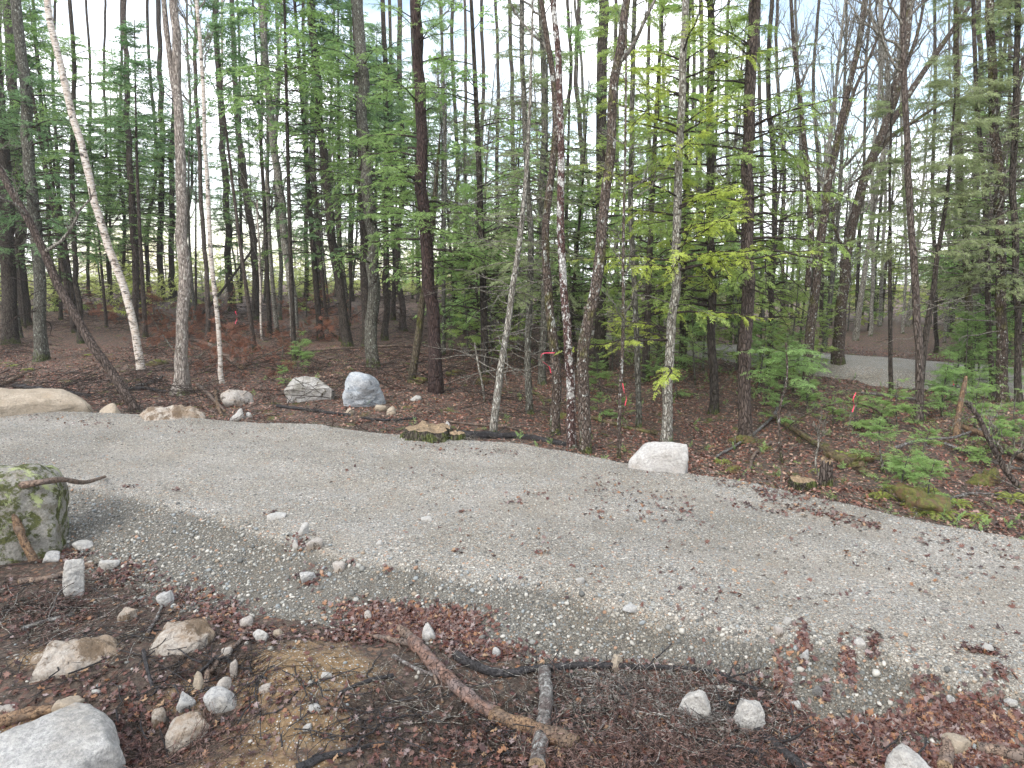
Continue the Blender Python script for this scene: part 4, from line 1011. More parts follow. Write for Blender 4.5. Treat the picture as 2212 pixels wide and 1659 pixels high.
def rock(label, u, v, w, h, mat, seed, n=4, group=None, name='boulder', cat='boulder', deep=.85, sink=.40, yaw=0, flat_top=0.0, rnd=.1, planes=11, rough=.05, tilt=(0, 0), mesh=None):
    b = pix1(u, v); dep = float(cam_depth(b))
    wm = w * dep / FPX; el = math.atan2(CAM_H - b[2], math.hypot(b[0], b[1]))
    dm = wm * deep
    hm = max((h * dep / FPX - .5 * dm * math.sin(el)) / math.cos(el), .22 * wm)
    V, F = rock_shape(seed, n, planes, rnd, flat_top, rough)
    tot = hm / (1 - sink)
    V = V * np.array([wm / 2, dm / 2, tot / 2])
    ca, sa = math.cos(yaw), math.sin(yaw)
    V[:, 2] += V[:, 0] * tilt[0] + V[:, 1] * tilt[1]
    dirn = np.array([b[0], b[1]]); dirn = dirn / np.linalg.norm(dirn)
    c = np.array([b[0], b[1]]) + dirn * dm * .42
    # face the viewer's line so its width reads as seen
    a = math.atan2(dirn[0], dirn[1]); R_ = np.array([[math.cos(a), math.sin(a)], [-math.sin(a), math.cos(a)]])
    V[:, :2] = V[:, :2] @ R_.T
    z0 = float(H(c[0], c[1]))
    V[:, 2] += tot / 2 - sink * tot
    me = mesh_np(name, V, F, [M[mat]], smooth=(n >= 2))
    return link(name, me, (c[0], c[1], min(z0, b[2] + .05)), label=label, category=cat, group=group)

def hull_rock(label, u0, u1, vb, vt, pts, mat, depth=.7, lift=0.0, seed=1, cat='boulder', name='boulder', bev=.05, rough=.035, subs=4):
    """pts: (x 0..1 left-right, z 0..1 bottom-top, y 0..1 front-back) corners of the block"""
    import bmesh
    b = pix1((u0 + u1) / 2, vb); dep = float(cam_depth(b)); w = (u1 - u0) * dep / FPX
    el = math.atan2(CAM_H - b[2], math.hypot(b[0], b[1])); h = (vb - vt) * dep / FPX / math.cos(el); d = w * depth
    h = max(h - .55 * d * math.tan(el), .2 * w)
    a = math.atan2(b[0], b[1]); ca, sa = math.cos(a), math.sin(a)
    bm = bmesh.new()
    for x, z, y in pts:
        X = (x - .5) * w; Y = y * d; Z = z * h - lift
        bm.verts.new((X * ca + Y * sa, -X * sa + Y * ca, Z))
        if z < .05: bm.verts.new((X * ca + Y * sa, -X * sa + Y * ca, Z - .3 * h - .05))
    r_ = bmesh.ops.convex_hull(bm, input=bm.verts)
    bmesh.ops.delete(bm, geom=[e for e in r_['geom_interior'] if isinstance(e, bmesh.types.BMVert)], context='VERTS')
    bmesh.ops.bevel(bm, geom=bm.edges[:], offset=bev * w, segments=2, profile=.6, affect='EDGES', clamp_overlap=True)
    bmesh.ops.triangulate(bm, faces=bm.faces[:])
    for k in range(subs):
        L_ = w * (.28, .14, .07, .04)[k]
        es = [e for e in bm.edges if e.calc_length() > L_]
        if es: bmesh.ops.subdivide_edges(bm, edges=es, cuts=1); bmesh.ops.triangulate(bm, faces=[f for f in bm.faces if len(f.verts) > 3])
    bmesh.ops.recalc_face_normals(bm, faces=bm.faces[:])
    bm.normal_update()
    V = np.array([v.co[:] for v in bm.verts]); Nn = np.array([v.normal[:] for v in bm.verts])
    V = V + Nn * (rough * w * fbm(V * 3.0 / w + seed, seed, 5, .55) + rough * .3 * w * fbm(V * 14 / w + seed, seed + 3, 3))[:, None]
    F = np.array([[v.index for v in f.verts] for f in bm.faces if len(f.verts) == 3]); bm.free()
    return link(name, mesh_np(name, V, F, [M[mat]], smooth=True), tuple(b), label=label, category=cat)
hull_rock('upright white quartz stone standing on end near the mossy boulder', 142, 186, 1290, 1206,
          [(.1, 0, .2), (.75, 0, 0), (.0, .5, .3), (.2, .5, 0), (.25, 1, .4), (.55, .9, .2), (1, .95, .4), (.95, .5, .2), (.85, .35, .7), (.3, .9, .9), (.15, 0, 1), (.8, 0, 1)], 'rock_white', .7, 0, 31, 'stone', 'stone', bev=.04, rough=.04)
hull_rock('soil-smeared pinkish boulder above the dark hollow', 326, 468, 1414, 1338,
          [(0, .1, .3), (.05, .45, .3), (.3, 0, -.05), (.62, 0, 0), (.25, .95, .4), (.6, 1, .4), (.72, .6, .05), (.95, .5, .3), (1, .1, .5), (.85, .85, .6), (.3, .8, .9), (.9, 0, 1), (.1, 0, .9)], 'rock_dirty', .8, .03, 22, bev=.03, rough=.035)
hull_rock('half-buried pinkish rock smeared with brown soil, left of the dark hollow', 76, 244, 1456, 1388,
          [(0, 0, .2), (.1, .3, .2), (.35, .8, .5), (.62, .55, .3), (.8, .6, .5), (1, 0, .3), (.5, 0, -.05), (.3, 1, .8), (.9, .3, .9), (.1, 0, 1), (1, 0, 1)], 'rock_dirty', .6, -.03, 21, bev=.03, rough=.05)
hull_rock('angular brown rock with a pink rim right of the large pale granite boulder', 364, 456, 1614, 1540,
          [(.02, .1, .2), (0, .5, .3), (.25, 0, -.05), (.8, 0, 0), (.15, .62, .1), (.3, 1, .5), (.75, 1, .45), (.9, .65, .1), (1, .4, .4), (.5, .75, .0), (.8, .8, .9), (.2, .7, .9), (1, 0, .9), (0, 0, 1)], 'rock_dirty', .8, .02, 23, bev=.03, rough=.03)
hull_rock('large pale grey granite boulder with clean sloping face in the near corner', -90, 256, 1740, 1578,
          [(0, 0, 0), (1, 0, .15), (0, .35, 0), (.45, .5, -.05), (.93, .75, .05), (1, .25, .05), (.86, 1, .45), (.55, .9, .75), (.15, .72, .8), (.0, .62, .6), (.98, .6, .5), (0, 0, 1), (1, 0, .9), (.8, .8, .9)], 'rock_grey', .75, 0, 3, bev=.035, rough=.02)
hull_rock('big mossy green and grey boulder with a stick across its top', -60, 152, 1212, 998,
          [(0, 0, 0), (.78, 0, 0), (.82, .3, -.03), (.0, .85, .05), (.60, .90, .05), (.86, .72, .12), (.97, .70, .45), (.9, 0, .4), (.0, 1, .4), (.55, 1.0, .45), (.75, .97, .5), (0, 0, 1), (.95, 0, 1), (.9, .85, .9), (0, .95, 1)], 'rock_moss', .8, 0, 6, rough=.03)
hull_rock('big pale angular boulder peaked on its right, at the far road edge', 1356, 1484, 1018, 950,
          [(0, 0, .15), (.02, .25, .2), (.35, 0, -.03), (.92, 0, 0), (.2, .62, .3), (.33, .55, .05), (.70, .80, .05), (.97, 1.0, .25), (1, .45, .1), (.45, .98, .5), (.98, .95, .5), (.25, .75, .7), (.9, .7, .9), (1, 0, .8), (.1, 0, .9)], 'rock_boulder', .65, 0, 9, bev=.03, rough=.02)
hull_rock('flat-topped white boulder with a dark overhung base', 618, 724, 866, 812,
          [(.04, 0, .1), (.12, .0, 0), (.9, 0, .05), (.0, .5, .1), (.15, .62, -.02), (.95, .5, .0), (1.0, .35, .3), (.2, 1, .4), (.62, 1, .35), (.78, .8, .3), (.6, .95, .8), (.25, .9, .8), (.95, 0, .9), (.1, 0, .9)], 'rock_whitetop', .75, 0, 12, bev=.03, rough=.03)
hull_rock('long tan boulder lying at the far left road edge', -80, 174, 896, 836,
          [(0, 0, 0), (1, 0, .05), (.96, .2, .0), (.0, .6, .1), (.4, .45, .0), (.80, .55, .05), (.3, 1, .5), (.65, .95, .5), (.82, .85, .5), (0, 1, .6), (.95, .3, .6), (0, 0, 1), (.95, 0, .9)], 'rock_tan', .5, 0, 15, bev=.03, rough=.02)
ST = [  # label, u, v, w, h, mat
 ('egg-shaped speckled grey stone above the pink-rimmed rock', 403, 1536, 40, 38, 'rock_grey'), ('flat chalky grey stone right of the speckled egg-shaped one', 482, 1537, 78, 40, 'rock_grey'),
 ('cream upright chip of stone at the foot of the slanting stick', 429, 1494, 24, 40, 'rock_tan'), ('knobbly cream stone right of the cream upright chip', 484, 1497, 34, 32, 'rock_pink'), ('narrow pinkish upright stone on the tan soil', 507, 1467, 18, 38, 'rock_pink'),
 ('rounded stone poking from soil above the narrow pinkish one', 492, 1432, 24, 22, 'rock_pink'), ('white stone with yellow stain at the edge of the tan soil', 565, 1386, 34, 30, 'rock_white'), ('cream rounded stone above the yellow-stained white one', 533, 1355, 28, 22, 'rock_pink'),
 ('beige flat stone right of the yellow-stained white one', 602, 1376, 26, 18, 'rock_tan'), ('round speckled stone above the soil-smeared boulder', 358, 1308, 36, 30, 'rock_grey'), ('long white stone lying where the gravel meets the needles', 238, 1232, 42, 22, 'rock_white'),
 ('blue-white stone beside the mossy boulder foot', 180, 1190, 40, 24, 'rock_white'), ('small pale stone leaning on the mossy boulder', 112, 1215, 34, 24, 'rock_grey'), ('whitish stone with soil caps left of the speckled round one', 275, 1342, 38, 30, 'rock_dirty'),
 ('rounded beige cobble alone on the gravel slope', 733, 1237, 28, 22, 'rock_pink'), ('grey rounded stone in a small leaf drift', 666, 1259, 34, 22, 'rock_grey'), ('white triangular stone at the brow of the slope', 655, 1157, 26, 26, 'rock_white'), ('white flat slab lying at the brow of the slope', 598, 1122, 42, 13, 'rock_white'),
 ('cracked beige stone below the white triangular stone', 681, 1190, 36, 22, 'rock_pink'), ('small white stone beside the cracked beige one', 641, 1184, 18, 18, 'rock_white'), ('bright rounded white stone in the big leaf drift', 928, 1386, 32, 38, 'rock_white'),
 ('small cream stone at the left of the big leaf drift', 795, 1341, 18, 18, 'rock_pink'), ('blue-grey square stone at the right of the big leaf drift', 1073, 1422, 20, 24, 'rock_grey'), ('tan block of stone resting on the long black branch', 1333, 1452, 34, 30, 'rock_tan'),
 ('flat bluish slab pressed into the gravel slope', 1366, 1342, 46, 16, 'rock_grey'), ('white cobble on the slope above the flat bluish slab', 1253, 1262, 20, 14, 'rock_white'),   ('tan and grey wedge stone in leaves above the large white stone', 2062, 1634, 56, 36, 'rock_tan'),
 ('cream stone beside the rotten log by the granite boulder', 150, 1546, 62, 34, 'rock_tan'), ('pale stone at the far end of the rotten log', 14, 1540, 50, 22, 'rock_pink'), ('thin white stone on tan soil in the middle of the patch', 705, 1466, 24, 14, 'rock_white'),
 ('slanted white chip low on the tan soil', 680, 1540, 26, 18, 'rock_white'), ('small white chip at the bottom of the tan soil', 664, 1580, 20, 14, 'rock_white'), ('pale stone under the egg-shaped stone', 345, 1570, 30, 36, 'rock_dirty'), ('white curl of stone on the tan soil', 573, 1497, 26, 18, 'rock_pink'),
 ('white stone among the small leaf pile on the slope', 820, 1178, 18, 12, 'rock_white'), ('pale oval stone lying alone on the road', 922, 1127, 26, 12, 'rock_white'), ('white wedge stone at the brow right of the middle', 1856, 1405, 26, 20, 'rock_white'),
 ('round pinkish cobble beside the leaf trail', 1680, 1382, 22, 20, 'rock_pink'), ('white rounded cobble above the pinkish one', 1700, 1352, 18, 16, 'rock_white'), ('rounded pale cobble between two leaf trails', 1738, 1432, 20, 20, 'rock_grey'), ('white cobble at the head of the right leaf drift', 2132, 1415, 22, 20, 'rock_white'),
 ('bluish cube of stone in the right leaf drift', 2052, 1528, 18, 20, 'rock_grey'), ('white oval cobble right of the right leaf drift', 2180, 1540, 26, 14, 'rock_white'), ('grey cobble below the pair of leaf trails', 1765, 1505, 22, 20, 'rock_dark'), ('pale flat stone below the leaf trails', 1718, 1535, 26, 18, 'rock_white')]
for i, (lb, u, v, w, h, mt) in enumerate(ST):
    rock(lb, u, v, w, h, mt, 100 + i, 4 if w > 30 else 3, None, 'stone', 'stone', rnd=.03 if w > 30 else .05, sink=.46, planes=7, rough=.06, flat_top=R.choice([0, .6, .7]))
hull_rock('pale triangular stone left of the black forked branch', 1466, 1540, 1560, 1486,
          [(0, .3, .3), (.05, .0, .2), (.45, 0, -.05), (1, 0, .1), (.1, .62, .2), (.55, 1.0, .3), (.62, .95, .05), (.95, .3, .05), (.75, .9, .5), (.2, .6, .8), (.9, 0, .9), (.1, 0, .9)], 'rock_white', .7, .01, 41, 'stone', 'stone', bev=.025, rough=.03)
hull_rock('white lumpy stone right of the black forked branch', 1584, 1650, 1582, 1510,
          [(0, .3, .3), (.1, .7, .3), (.2, 0, 0), (.75, 0, -.05), (.35, 1, .3), (.6, .92, .15), (.95, .72, .3), (1, .35, .3), (.7, .5, -.08), (.3, .55, -.05), (.8, .8, .8), (.2, .7, .9), (.9, 0, 1), (.1, 0, .9)], 'rock_white', .8, .01, 42, 'stone', 'stone', bev=.05, rough=.06)
hull_rock('large white stone half covered by leaves at the bottom', 1914, 2010, 1692, 1620,
          [(0, .2, .3), (.1, 0, 0), (.9, 0, 0), (.12, .85, .3), (.35, 1, .35), (.6, .7, .05), (.95, .5, .2), (1, .2, .4), (.8, .6, .7), (.3, .9, .9), (.9, 0, 1), (.1, 0, 1)], 'rock_white', .7, .01, 43, 'stone', 'stone', bev=.03, rough=.04)
# beyond the road
rock('small tan rock between the long tan boulder and the leaning trunk', 236, 892, 46, 30, 'rock_tan', 32, 4, name='stone', cat='stone')
hull_rock('low pinkish rock heaped with dark soil below the snag', 300, 440, 908, 868,
          [(0, 0, .1), (.1, .5, .4), (.3, 1, .5), (.55, .7, .2), (.75, .85, .5), (1, 0, .2), (.4, 0, 0), (.9, .4, .8), (.2, .6, .9), (0, 0, 1), (1, 0, 1)], 'rock_dirty', .6, .05, 24, bev=.03, rough=.06)
rock('rounded dirty white boulder right of the snag', 514, 878, 68, 38, 'rock_pink', 34, 4, rnd=.16)
rock('small cream stone at the road edge below the rounded dirty white boulder', 513, 908, 32, 26, 'rock_white', 35, 4, name='stone', cat='stone')
rock('tiny cream stone right of the small cream one at the road edge', 538, 903, 16, 14, 'rock_white', 36, 2, name='stone', cat='stone')
rock('rounded blue-grey boulder streaked with white, tallest beyond the road', 788, 882, 94, 80, 'rock_streak', 38, 5, deep=.9, rnd=.22, sink=.3)
rock('small rusty cream stone left below the streaked boulder', 756, 896, 20, 14, 'rock_tan', 39, 2, name='stone', cat='stone')
rock('pale angular stone right below the streaked boulder', 824, 890, 30, 16, 'rock_tan', 40, 2, name='stone', cat='stone')
rock('cream chip of stone touching the pale angular stone', 845, 896, 22, 18, 'rock_tan', 41, 2, name='stone', cat='stone')
rock('white stone lying on the leaves left of the wine-dark trunk', 897, 866, 28, 13, 'rock_white', 42, 2, name='stone', cat='stone')
rock('small white stone behind the low stump', 966, 930, 20, 20, 'rock_white', 43, 2, name='stone', cat='stone')
for i, (u, v, w, h, lb) in enumerate([(1600, 960, 60, 22, 'mossy hummock between the pale boulder and the big reddish hemlock'), (1655, 975, 34, 16, 'small mossy mound right of the big reddish hemlock'), (1580, 1022, 40, 20, 'moss-capped stone at the road edge right of the pale boulder'), (1855, 1000, 60, 24, 'mossy hummock under the fallen mossy log'),
        (1985, 1110, 120, 60, 'rusty mossy bank at the road edge beneath the ferns'), (860, 880, 0, 0, ''), (905, 830, 40, 16, 'green mossy stone beside the wine-dark trunk foot'), (985, 812, 50, 14, 'flat mossy stone behind the wine-dark trunk'), (1040, 832, 34, 20, 'hollow mossy stone left of the slim pale tree'), (1215, 905, 40, 16, 'mossy stone between the curved trunk stems'),
        (335, 790, 60, 14, 'low green moss cushion left of the birch'), (1240, 850, 0, 0, ''), (2120, 1050, 70, 40, 'mossy mound beside the fallen grey log'), (1700, 820, 60, 30, 'mossy boulder under the young hemlocks')]):
    if w: rock(lb, u, v, w, h, 'mound', 200 + i, 4, name='mossy_stone', cat='mossy stone', rnd=.25, sink=.5, rough=.16)

# ---------------------------------------------------------------- logs, sticks and stumps
def log(name, label, cat, pts, w0, w1, mat, lift=.35, k=9, rough=.14, n=22, group=None, branches=0, dep=None, zend=None, ends=None, knots=True):
    P2 = cr(pts, n)
    if dep is None:
        P = pix(P2[:, 0], P2[:, 1]); 
    else:
        P = at_depth(P2[:, 0], P2[:, 1], np.interp(np.linspace(0, 1, n), np.linspace(0, 1, len(dep)), dep))
    d = cam_depth(P); rr = np.interp(np.linspace(0, 1, n), [0, 1], [w0, w1]) * .5 * d / FPX
    if dep is None:
        P[:, 2] = np.convolve(np.pad(P[:, 2], 2, 'edge'), np.ones(5) / 5, 'valid') + rr * (2 * lift)
        if zend: P[:, 2] += np.interp(np.linspace(0, 1, n), [0, 1], zend)
    rr = rr * (1 + .12 * fbm2(np.arange(n) * .5, np.full(n, w0 + pts[0][0]), 1, 3, 2))
    base = P[n // 2].copy()
    g = Geo(); V, F = tubes(P[None], rr[None], k)
    nz = fbm(V * np.array([30, 30, 30]) * .4, 5, 3)
    C_ = np.repeat(P, k, axis=0); V = C_ + (V - C_) * (1 + rough * nz)[:, None]
    g.add(V, F, 0)
    for e, s in ((0, -1), (n - 1, 1)):
        ring = V.reshape(n, k, 3)[e]; t = unit(P[e] - P[e - s])
        c = P[e] + t * rr[e] * .1
        F_ = np.array([(i, (i + 1) % k, k) for i in range(k)]) if s > 0 else np.array([((i + 1) % k, i, k) for i in range(k)])
        g.add(np.vstack([ring, c]), F_, 1, False)
    if branches:
        Q, rq = spawn(P[None], rr[None], branches, .05, .95, .8, .2 + 5 * float(rr.mean()), 6, up=.05, wander=.3)
        Q[..., 2] = np.maximum(Q[..., 2], H(Q[..., 0], Q[..., 1]) + .01)
        V, F = tubes(Q, np.minimum(rq, rr.mean() * .28), 4); g.add(V, F, 0)
        Q2, r2 = spawn(Q, rq, 3, .2, 1, .7, .16, 4, wander=.3); V, F = tubes(Q2, np.maximum(r2 * .7, .0015), 3); g.add(V, F, 0)
    return link(name, g.mesh(name, [M[mat], M[ends or 'endgrain']], base), tuple(base), label=label, category=cat, group=group)

log('fallen_log', 'thick peeling pinkish-brown log lying diagonally, snapped at its lower end', 'log', [(890, 1392), (925, 1432), (985, 1492), (1045, 1540), (1068, 1552)], 27, 31, 'log_peel', .4, 12, .2, n=30, branches=3)
log('fallen_log', 'broken lower length of the peeling log with a splintered yellow end', 'log', [(1062, 1552), (1110, 1572), (1180, 1598), (1242, 1618)], 29, 40, 'log_wood', .4, 12, .22, n=24)
log('broken_branch', 'splintered flat strip of wood at the upper end of the peeling log', 'branch', [(798, 1376), (850, 1388), (892, 1398)], 8, 16, 'log_old', .5, 6, .3, branches=1)
log('broken_branch', 'short rotten stick behind the splintered strip', 'branch', [(862, 1360), (895, 1388)], 16, 20, 'log_old', .3, 7, .3)
log('fallen_branch', 'pale lichened branch passing under the broken log', 'branch', [(1176, 1458), (1180, 1520), (1172, 1580), (1160, 1665)], 28, 38, 'log_lichen', .3, 9, .1)
log('fallen_branch', 'curved lichened side branch running right from the broken log', 'branch', [(1178, 1550), (1215, 1588), (1270, 1605), (1380, 1620)], 12, 5, 'log_lichen', .5, branches=5)
log('fallen_branch', 'long wet black branch lying along the foot of the gravel', 'branch', [(985, 1422), (1030, 1447), (1080, 1460), (1150, 1452), (1260, 1442), (1400, 1447), (1530, 1452), (1590, 1478), (1640, 1492)], 20, 7, 'log_black', .4, n=40, branches=8)
log('fallen_branch', 'black forked branch between the two white stones', 'branch', [(1553, 1518), (1600, 1560), (1650, 1598), (1700, 1640), (1745, 1680)], 14, 26, 'log_black', .5, branches=3)
log('fallen_branch', 'thin black prong of the forked branch reaching left', 'branch', [(1438, 1612), (1480, 1600), (1540, 1606), (1640, 1632)], 8, 14, 'log_black', .4)
log('fallen_branch', 'grey slanting stick above the cream chip of stone', 'branch', [(532, 1368), (500, 1412), (465, 1452), (436, 1490)], 7, 12, 'log_old', .7)
log('fallen_branch', 'short lichened stick behind the soil-smeared boulder', 'branch', [(352, 1306), (338, 1340), (318, 1374)], 6, 8, 'log_lichen', .7)
log('fallen_log', 'rotten brown log lying above the granite boulder', 'log', [(-20, 1572), (60, 1550), (120, 1538)], 30, 22, 'log_wood', .3, 10, .25)
log('fallen_branch', 'brown split stick behind the upright white stone', 'branch', [(40, 1262), (120, 1250), (202, 1222)], 14, 12, 'log_old', .4, branches=2)
log('fallen_branch', 'lichened grey stick left of the dark hollow', 'branch', [(45, 1365), (100, 1345), (160, 1330)], 12, 7, 'log_lichen', .4, branches=3)
log('fallen_branch', 'black curved branch at the bottom of the tan soil', 'branch', [(640, 1668), (700, 1640), (745, 1628), (800, 1612)], 20, 8, 'log_black', .4, branches=3)
log('fallen_branch', 'black stick hanging over the dark hollow', 'branch', [(310, 1410), (318, 1450), (330, 1490)], 9, 7, 'log_black', .8, branches=2)
log('fallen_branch', 'dark branch on the tan soil left of the peeling log', 'branch', [(730, 1500), (790, 1475), (850, 1462)], 7, 10, 'log_black', .4, branches=3)
log('fallen_branch', 'lichened dark branch above the middle of the peeling log', 'branch', [(850, 1420), (900, 1448), (960, 1468)], 10, 8, 'log_lichen', .4, branches=4)
log('fallen_branch', 'grey upright splinter beside the upper part of the peeling log', 'branch', [(938, 1462), (948, 1490), (956, 1520)], 7, 6, 'log_old', .8)
log('fallen_branch', 'brown stick pointing to the pale lichened branch', 'branch', [(1080, 1558), (1120, 1548), (1160, 1540)], 6, 6, 'log_old', .6)
log('fallen_branch', 'lichen-crusted branch across the brown twigs right of the broken log', 'branch', [(1240, 1470), (1330, 1490), (1420, 1540), (1540, 1560)], 9, 6, 'log_lichen', .7, branches=14)
log('fallen_branch', 'dark lichened branch below the pale triangular stone', 'branch', [(1290, 1480), (1360, 1520), (1450, 1560), (1560, 1585)], 8, 6, 'log_lichen', .7, branches=14)
log('fallen_branch', 'grey rotten stick at the bottom right beside the large white stone', 'branch', [(2040, 1665), (2045, 1640), (2050, 1610)], 30, 24, 'log_old', .4)
log('fallen_log', 'weathered log end at the right bottom edge', 'log', [(2110, 1620), (2160, 1635), (2240, 1655)], 22, 26, 'log_old', .4)
for lb, pts, w0, w1, mt, br in [
 ('spindly dead bough with fine red twigs left of the pale triangular stone', [(1500, 1500), (1440, 1505), (1370, 1530), (1300, 1560)], 7, 3, 'twig_red', 26),
 ('spindly pale bough fanning out below the long black branch', [(1590, 1495), (1520, 1490), (1450, 1510), (1390, 1545)], 7, 3, 'twig_pale', 26),
 ('fine-twigged dead bough at the bottom under the broken log', [(1090, 1650), (1160, 1640), (1240, 1650), (1330, 1640)], 7, 3, 'twig_red', 22),
 ('fine-twigged dead bough below the black forked branch', [(1400, 1650), (1470, 1635), (1550, 1640), (1620, 1655)], 7, 3, 'twig_red', 22),
 ('thin twiggy bough lying left of the upright white stone', [(-10, 1330), (50, 1310), (110, 1310), (150, 1320)], 8, 4, 'twig_dark', 20),
 ('thin black twiggy bough over the dark hollow', [(420, 1470), (470, 1440), (520, 1450), (580, 1470)], 8, 4, 'log_black', 18),
 ('reddish twiggy bough beside the large granite boulder', [(360, 1650), (420, 1610), (470, 1590), (540, 1565)], 7, 3, 'twig_red', 20)]:
    log('fallen_branch', lb, 'branch', pts, w0, w1, mt, 1.2, branches=br)
# stick across the mossy boulder and the one leaning on it
bm_ = pix1(75, 1212); db = float(cam_depth(bm_))
log('fallen_branch', 'dark crooked stick lying across the mossy boulder', 'branch', [(-25, 1066), (10, 1058), (60, 1046), (130, 1036), (180, 1042), (226, 1030)], 20, 7, 'log_old', dep=[db - .06, db - .06, db - .05, db + .5, float(cam_depth(pix1(226, 1034)))])
log('fallen_branch', 'split brown stick leaning against the front of the mossy boulder', 'branch', [(10, 1062), (28, 1110), (48, 1160), (72, 1210)], 10, 20, 'log_wood', dep=[db - .07, db - .12, db - .12, db - .08], rough=.25)
# beyond the road
FARLOG = [('pale bent log on the dead rust boughs right of the snag', [(408, 735), (450, 748), (480, 768), (522, 800)], 7, 13, 'log_old', .5, 2),
 ('thin pale pole lying behind the white boulders', [(560, 775), (640, 768), (740, 760), (860, 756)], 4, 6, 'log_old', 1.5, 2), ('pair of splintered grey sticks right of the snag foot', [(428, 838), (455, 862), (485, 892)], 10, 6, 'log_old', .8, 3),
 ('short orange stick at the snag foot', [(465, 850), (470, 878), (478, 900)], 8, 7, 'log_wood', .8, 0), ('dark half-rotten log along the road edge by the slim pale tree', [(985, 944), (1060, 946), (1140, 948), (1240, 966)], 20, 10, 'log_black', .3, 2),
 ('thin brown branch behind the dark half-rotten log', [(960, 912), (1030, 920), (1110, 928), (1130, 938)], 5, 5, 'log_old', .6, 3), ('mossy brown log sloping down to the right road edge', [(1650, 890), (1720, 940), (1790, 985), (1860, 1015)], 8, 16, 'log_moss', .8, 4),
 ('dark rotten log under the mossy brown log', [(1790, 985), (1830, 1005), (1880, 1030)], 24, 16, 'log_moss', .3, 2), ('thin lichened pole leaning low across the leaves right of the big reddish hemlock', [(1545, 992), (1600, 960), (1660, 915), (1690, 870)], 5, 6, 'log_lichen', 1.0, 4),
 ('bent yellowish stick right of the pale boulder', [(1618, 1020), (1630, 985), (1665, 960)], 7, 6, 'log_old', .8, 0), ('broken orange-ended log left of the fallen grey trunk', [(2062, 930), (2120, 955), (2160, 968)], 10, 14, 'log_wood', 1.5, 2),
 ('dark log with pale broken end at the right edge', [(2140, 962), (2180, 985), (2240, 1010)], 14, 18, 'log_old', .8, 2), ('silver dead branch spreading toward the right edge', [(1930, 985), (1990, 965), (2060, 958), (2130, 935), (2212, 930)], 7, 4, 'log_lichen', 2.5, 9),
 ('second silver dead branch below the spreading one', [(2040, 965), (2100, 990), (2160, 1010), (2240, 1030)], 6, 5, 'log_lichen', 1.5, 8), ('grey brushy dead branch at the road edge by the ferns', [(2010, 1110), (2060, 1080), (2110, 1070), (2180, 1075)], 7, 4, 'log_lichen', 1, 14),
 ('low dark branch heap left of the leaning trunk foot', [(30, 838), (110, 846), (200, 858)], 9, 6, 'log_black', .6, 12), ('brown log end at the far left above the tan boulder', [(-20, 868), (20, 855), (58, 850)], 14, 10, 'log_old', .5, 2),
 ('orange splintered stick near the left edge above the tan boulder', [(-10, 842), (20, 828), (45, 815)], 9, 7, 'log_wood', .6, 1), ('dark branch in the brush between leaning trunk and snag', [(250, 850), (300, 842), (360, 850)], 8, 6, 'log_black', .6, 10),
 ('white peeled branch on the brush left of the snag', [(290, 838), (325, 830), (350, 818)], 6, 4, 'log_lichen', .8, 6), ('dark stick behind the streaked boulder base', [(600, 880), (680, 890), (760, 900)], 7, 6, 'log_black', .5, 10),
 ('brown branch lying between streaked boulder and stump', [(780, 905), (840, 910), (900, 905)], 6, 5, 'log_black', .5, 10), ('mossy thin log behind the three stems', [(1150, 850), (1190, 872), (1210, 880)], 7, 7, 'log_moss', .5, 1),
 ('long dark log lying under the hemlocks toward the far road', [(1275, 905), (1350, 925), (1420, 940)], 9, 8, 'log_moss', .4, 2), ('fallen pole beside the far gravel road', [(1860, 852), (1920, 858), (1990, 868)], 5, 6, 'log_lichen', .8, 1)]
for i, (lb, pts, w0, w1, mt, lf, br) in enumerate(FARLOG):
    log('fallen_branch' if w1 < 12 else 'fallen_log', lb, 'branch' if w1 < 12 else 'log', pts, w0, w1, mt, lf, branches=br)
hero('fallen_tree', 'bare grey fallen trunk sloping up to the left at the right edge', 'fallen tree', [(2204, 1052), (2172, 1010), (2140, 950), (2118, 905), (2088, 868)], 20, 13, 'bark_brown', flare=0, k=10, crown=bare(.2, .9, 6, ang=1.0, up=0))
hero('broken_snag', 'splintered orange and grey broken stub standing among young hemlocks', 'snag', [(2068, 945), (2074, 900), (2080, 850), (2087, 812)], 22, 9, 'log_wood', flare=.1, k=8, rough=.3)
hero('bent_sapling', 'thin mossy sapling bent into an arch beneath the young hemlocks', 'sapling', [(1930, 925), (1895, 888), (1845, 872), (1790, 876), (1735, 900), (1690, 930)], 7, 3, 'bark_moss', flare=0, k=6, crown=bare(.2, .5, 8, ang=1.2, up=0))
hero('bare_sapling', 'white dead stick standing right of the wine-dark trunk', 'sapling', [(1047, 868), (1042, 830), (1032, 780), (1026, 740)], 6, 4, 'bark_pale', flare=0, k=6)
hero('bare_sapling', 'crooked lichened sapling near the road edge at the right', 'sapling', [(1690, 1000), (1684, 940), (1686, 880), (1700, 820), (1698, 740)], 9, 5, 'bark_lichen', flare=.1, k=7, crown=con(.9, 3.2, 14, 1.0, 'fol_mid', per=11, size=.3, dead=6, dz=(.4, 2)))
hero('bare_sapling', 'thin grey leafless sapling above the rotten stub at the road edge', 'sapling', [(1775, 1045), (1762, 1000), (1768, 950), (1758, 910)], 6, 3, 'bark_pale', flare=0, k=6, crown=bare(.2, .35, 8, ang=.9))
hero('bare_sapling', 'thin birch sapling standing before the tan trunk', 'sapling', [(565, 735), (564, 650), (560, 560), (556, 430)], 7, 4, 'bark_birch', flare=0, k=6, crown=bare(.4, .9, 8))
hero('bare_sapling', 'dead stick leaning across behind the slender birch', 'sapling', [(418, 700), (470, 640), (530, 560), (560, 515)], 9, 5, 'bark_dark', flare=0, k=6)

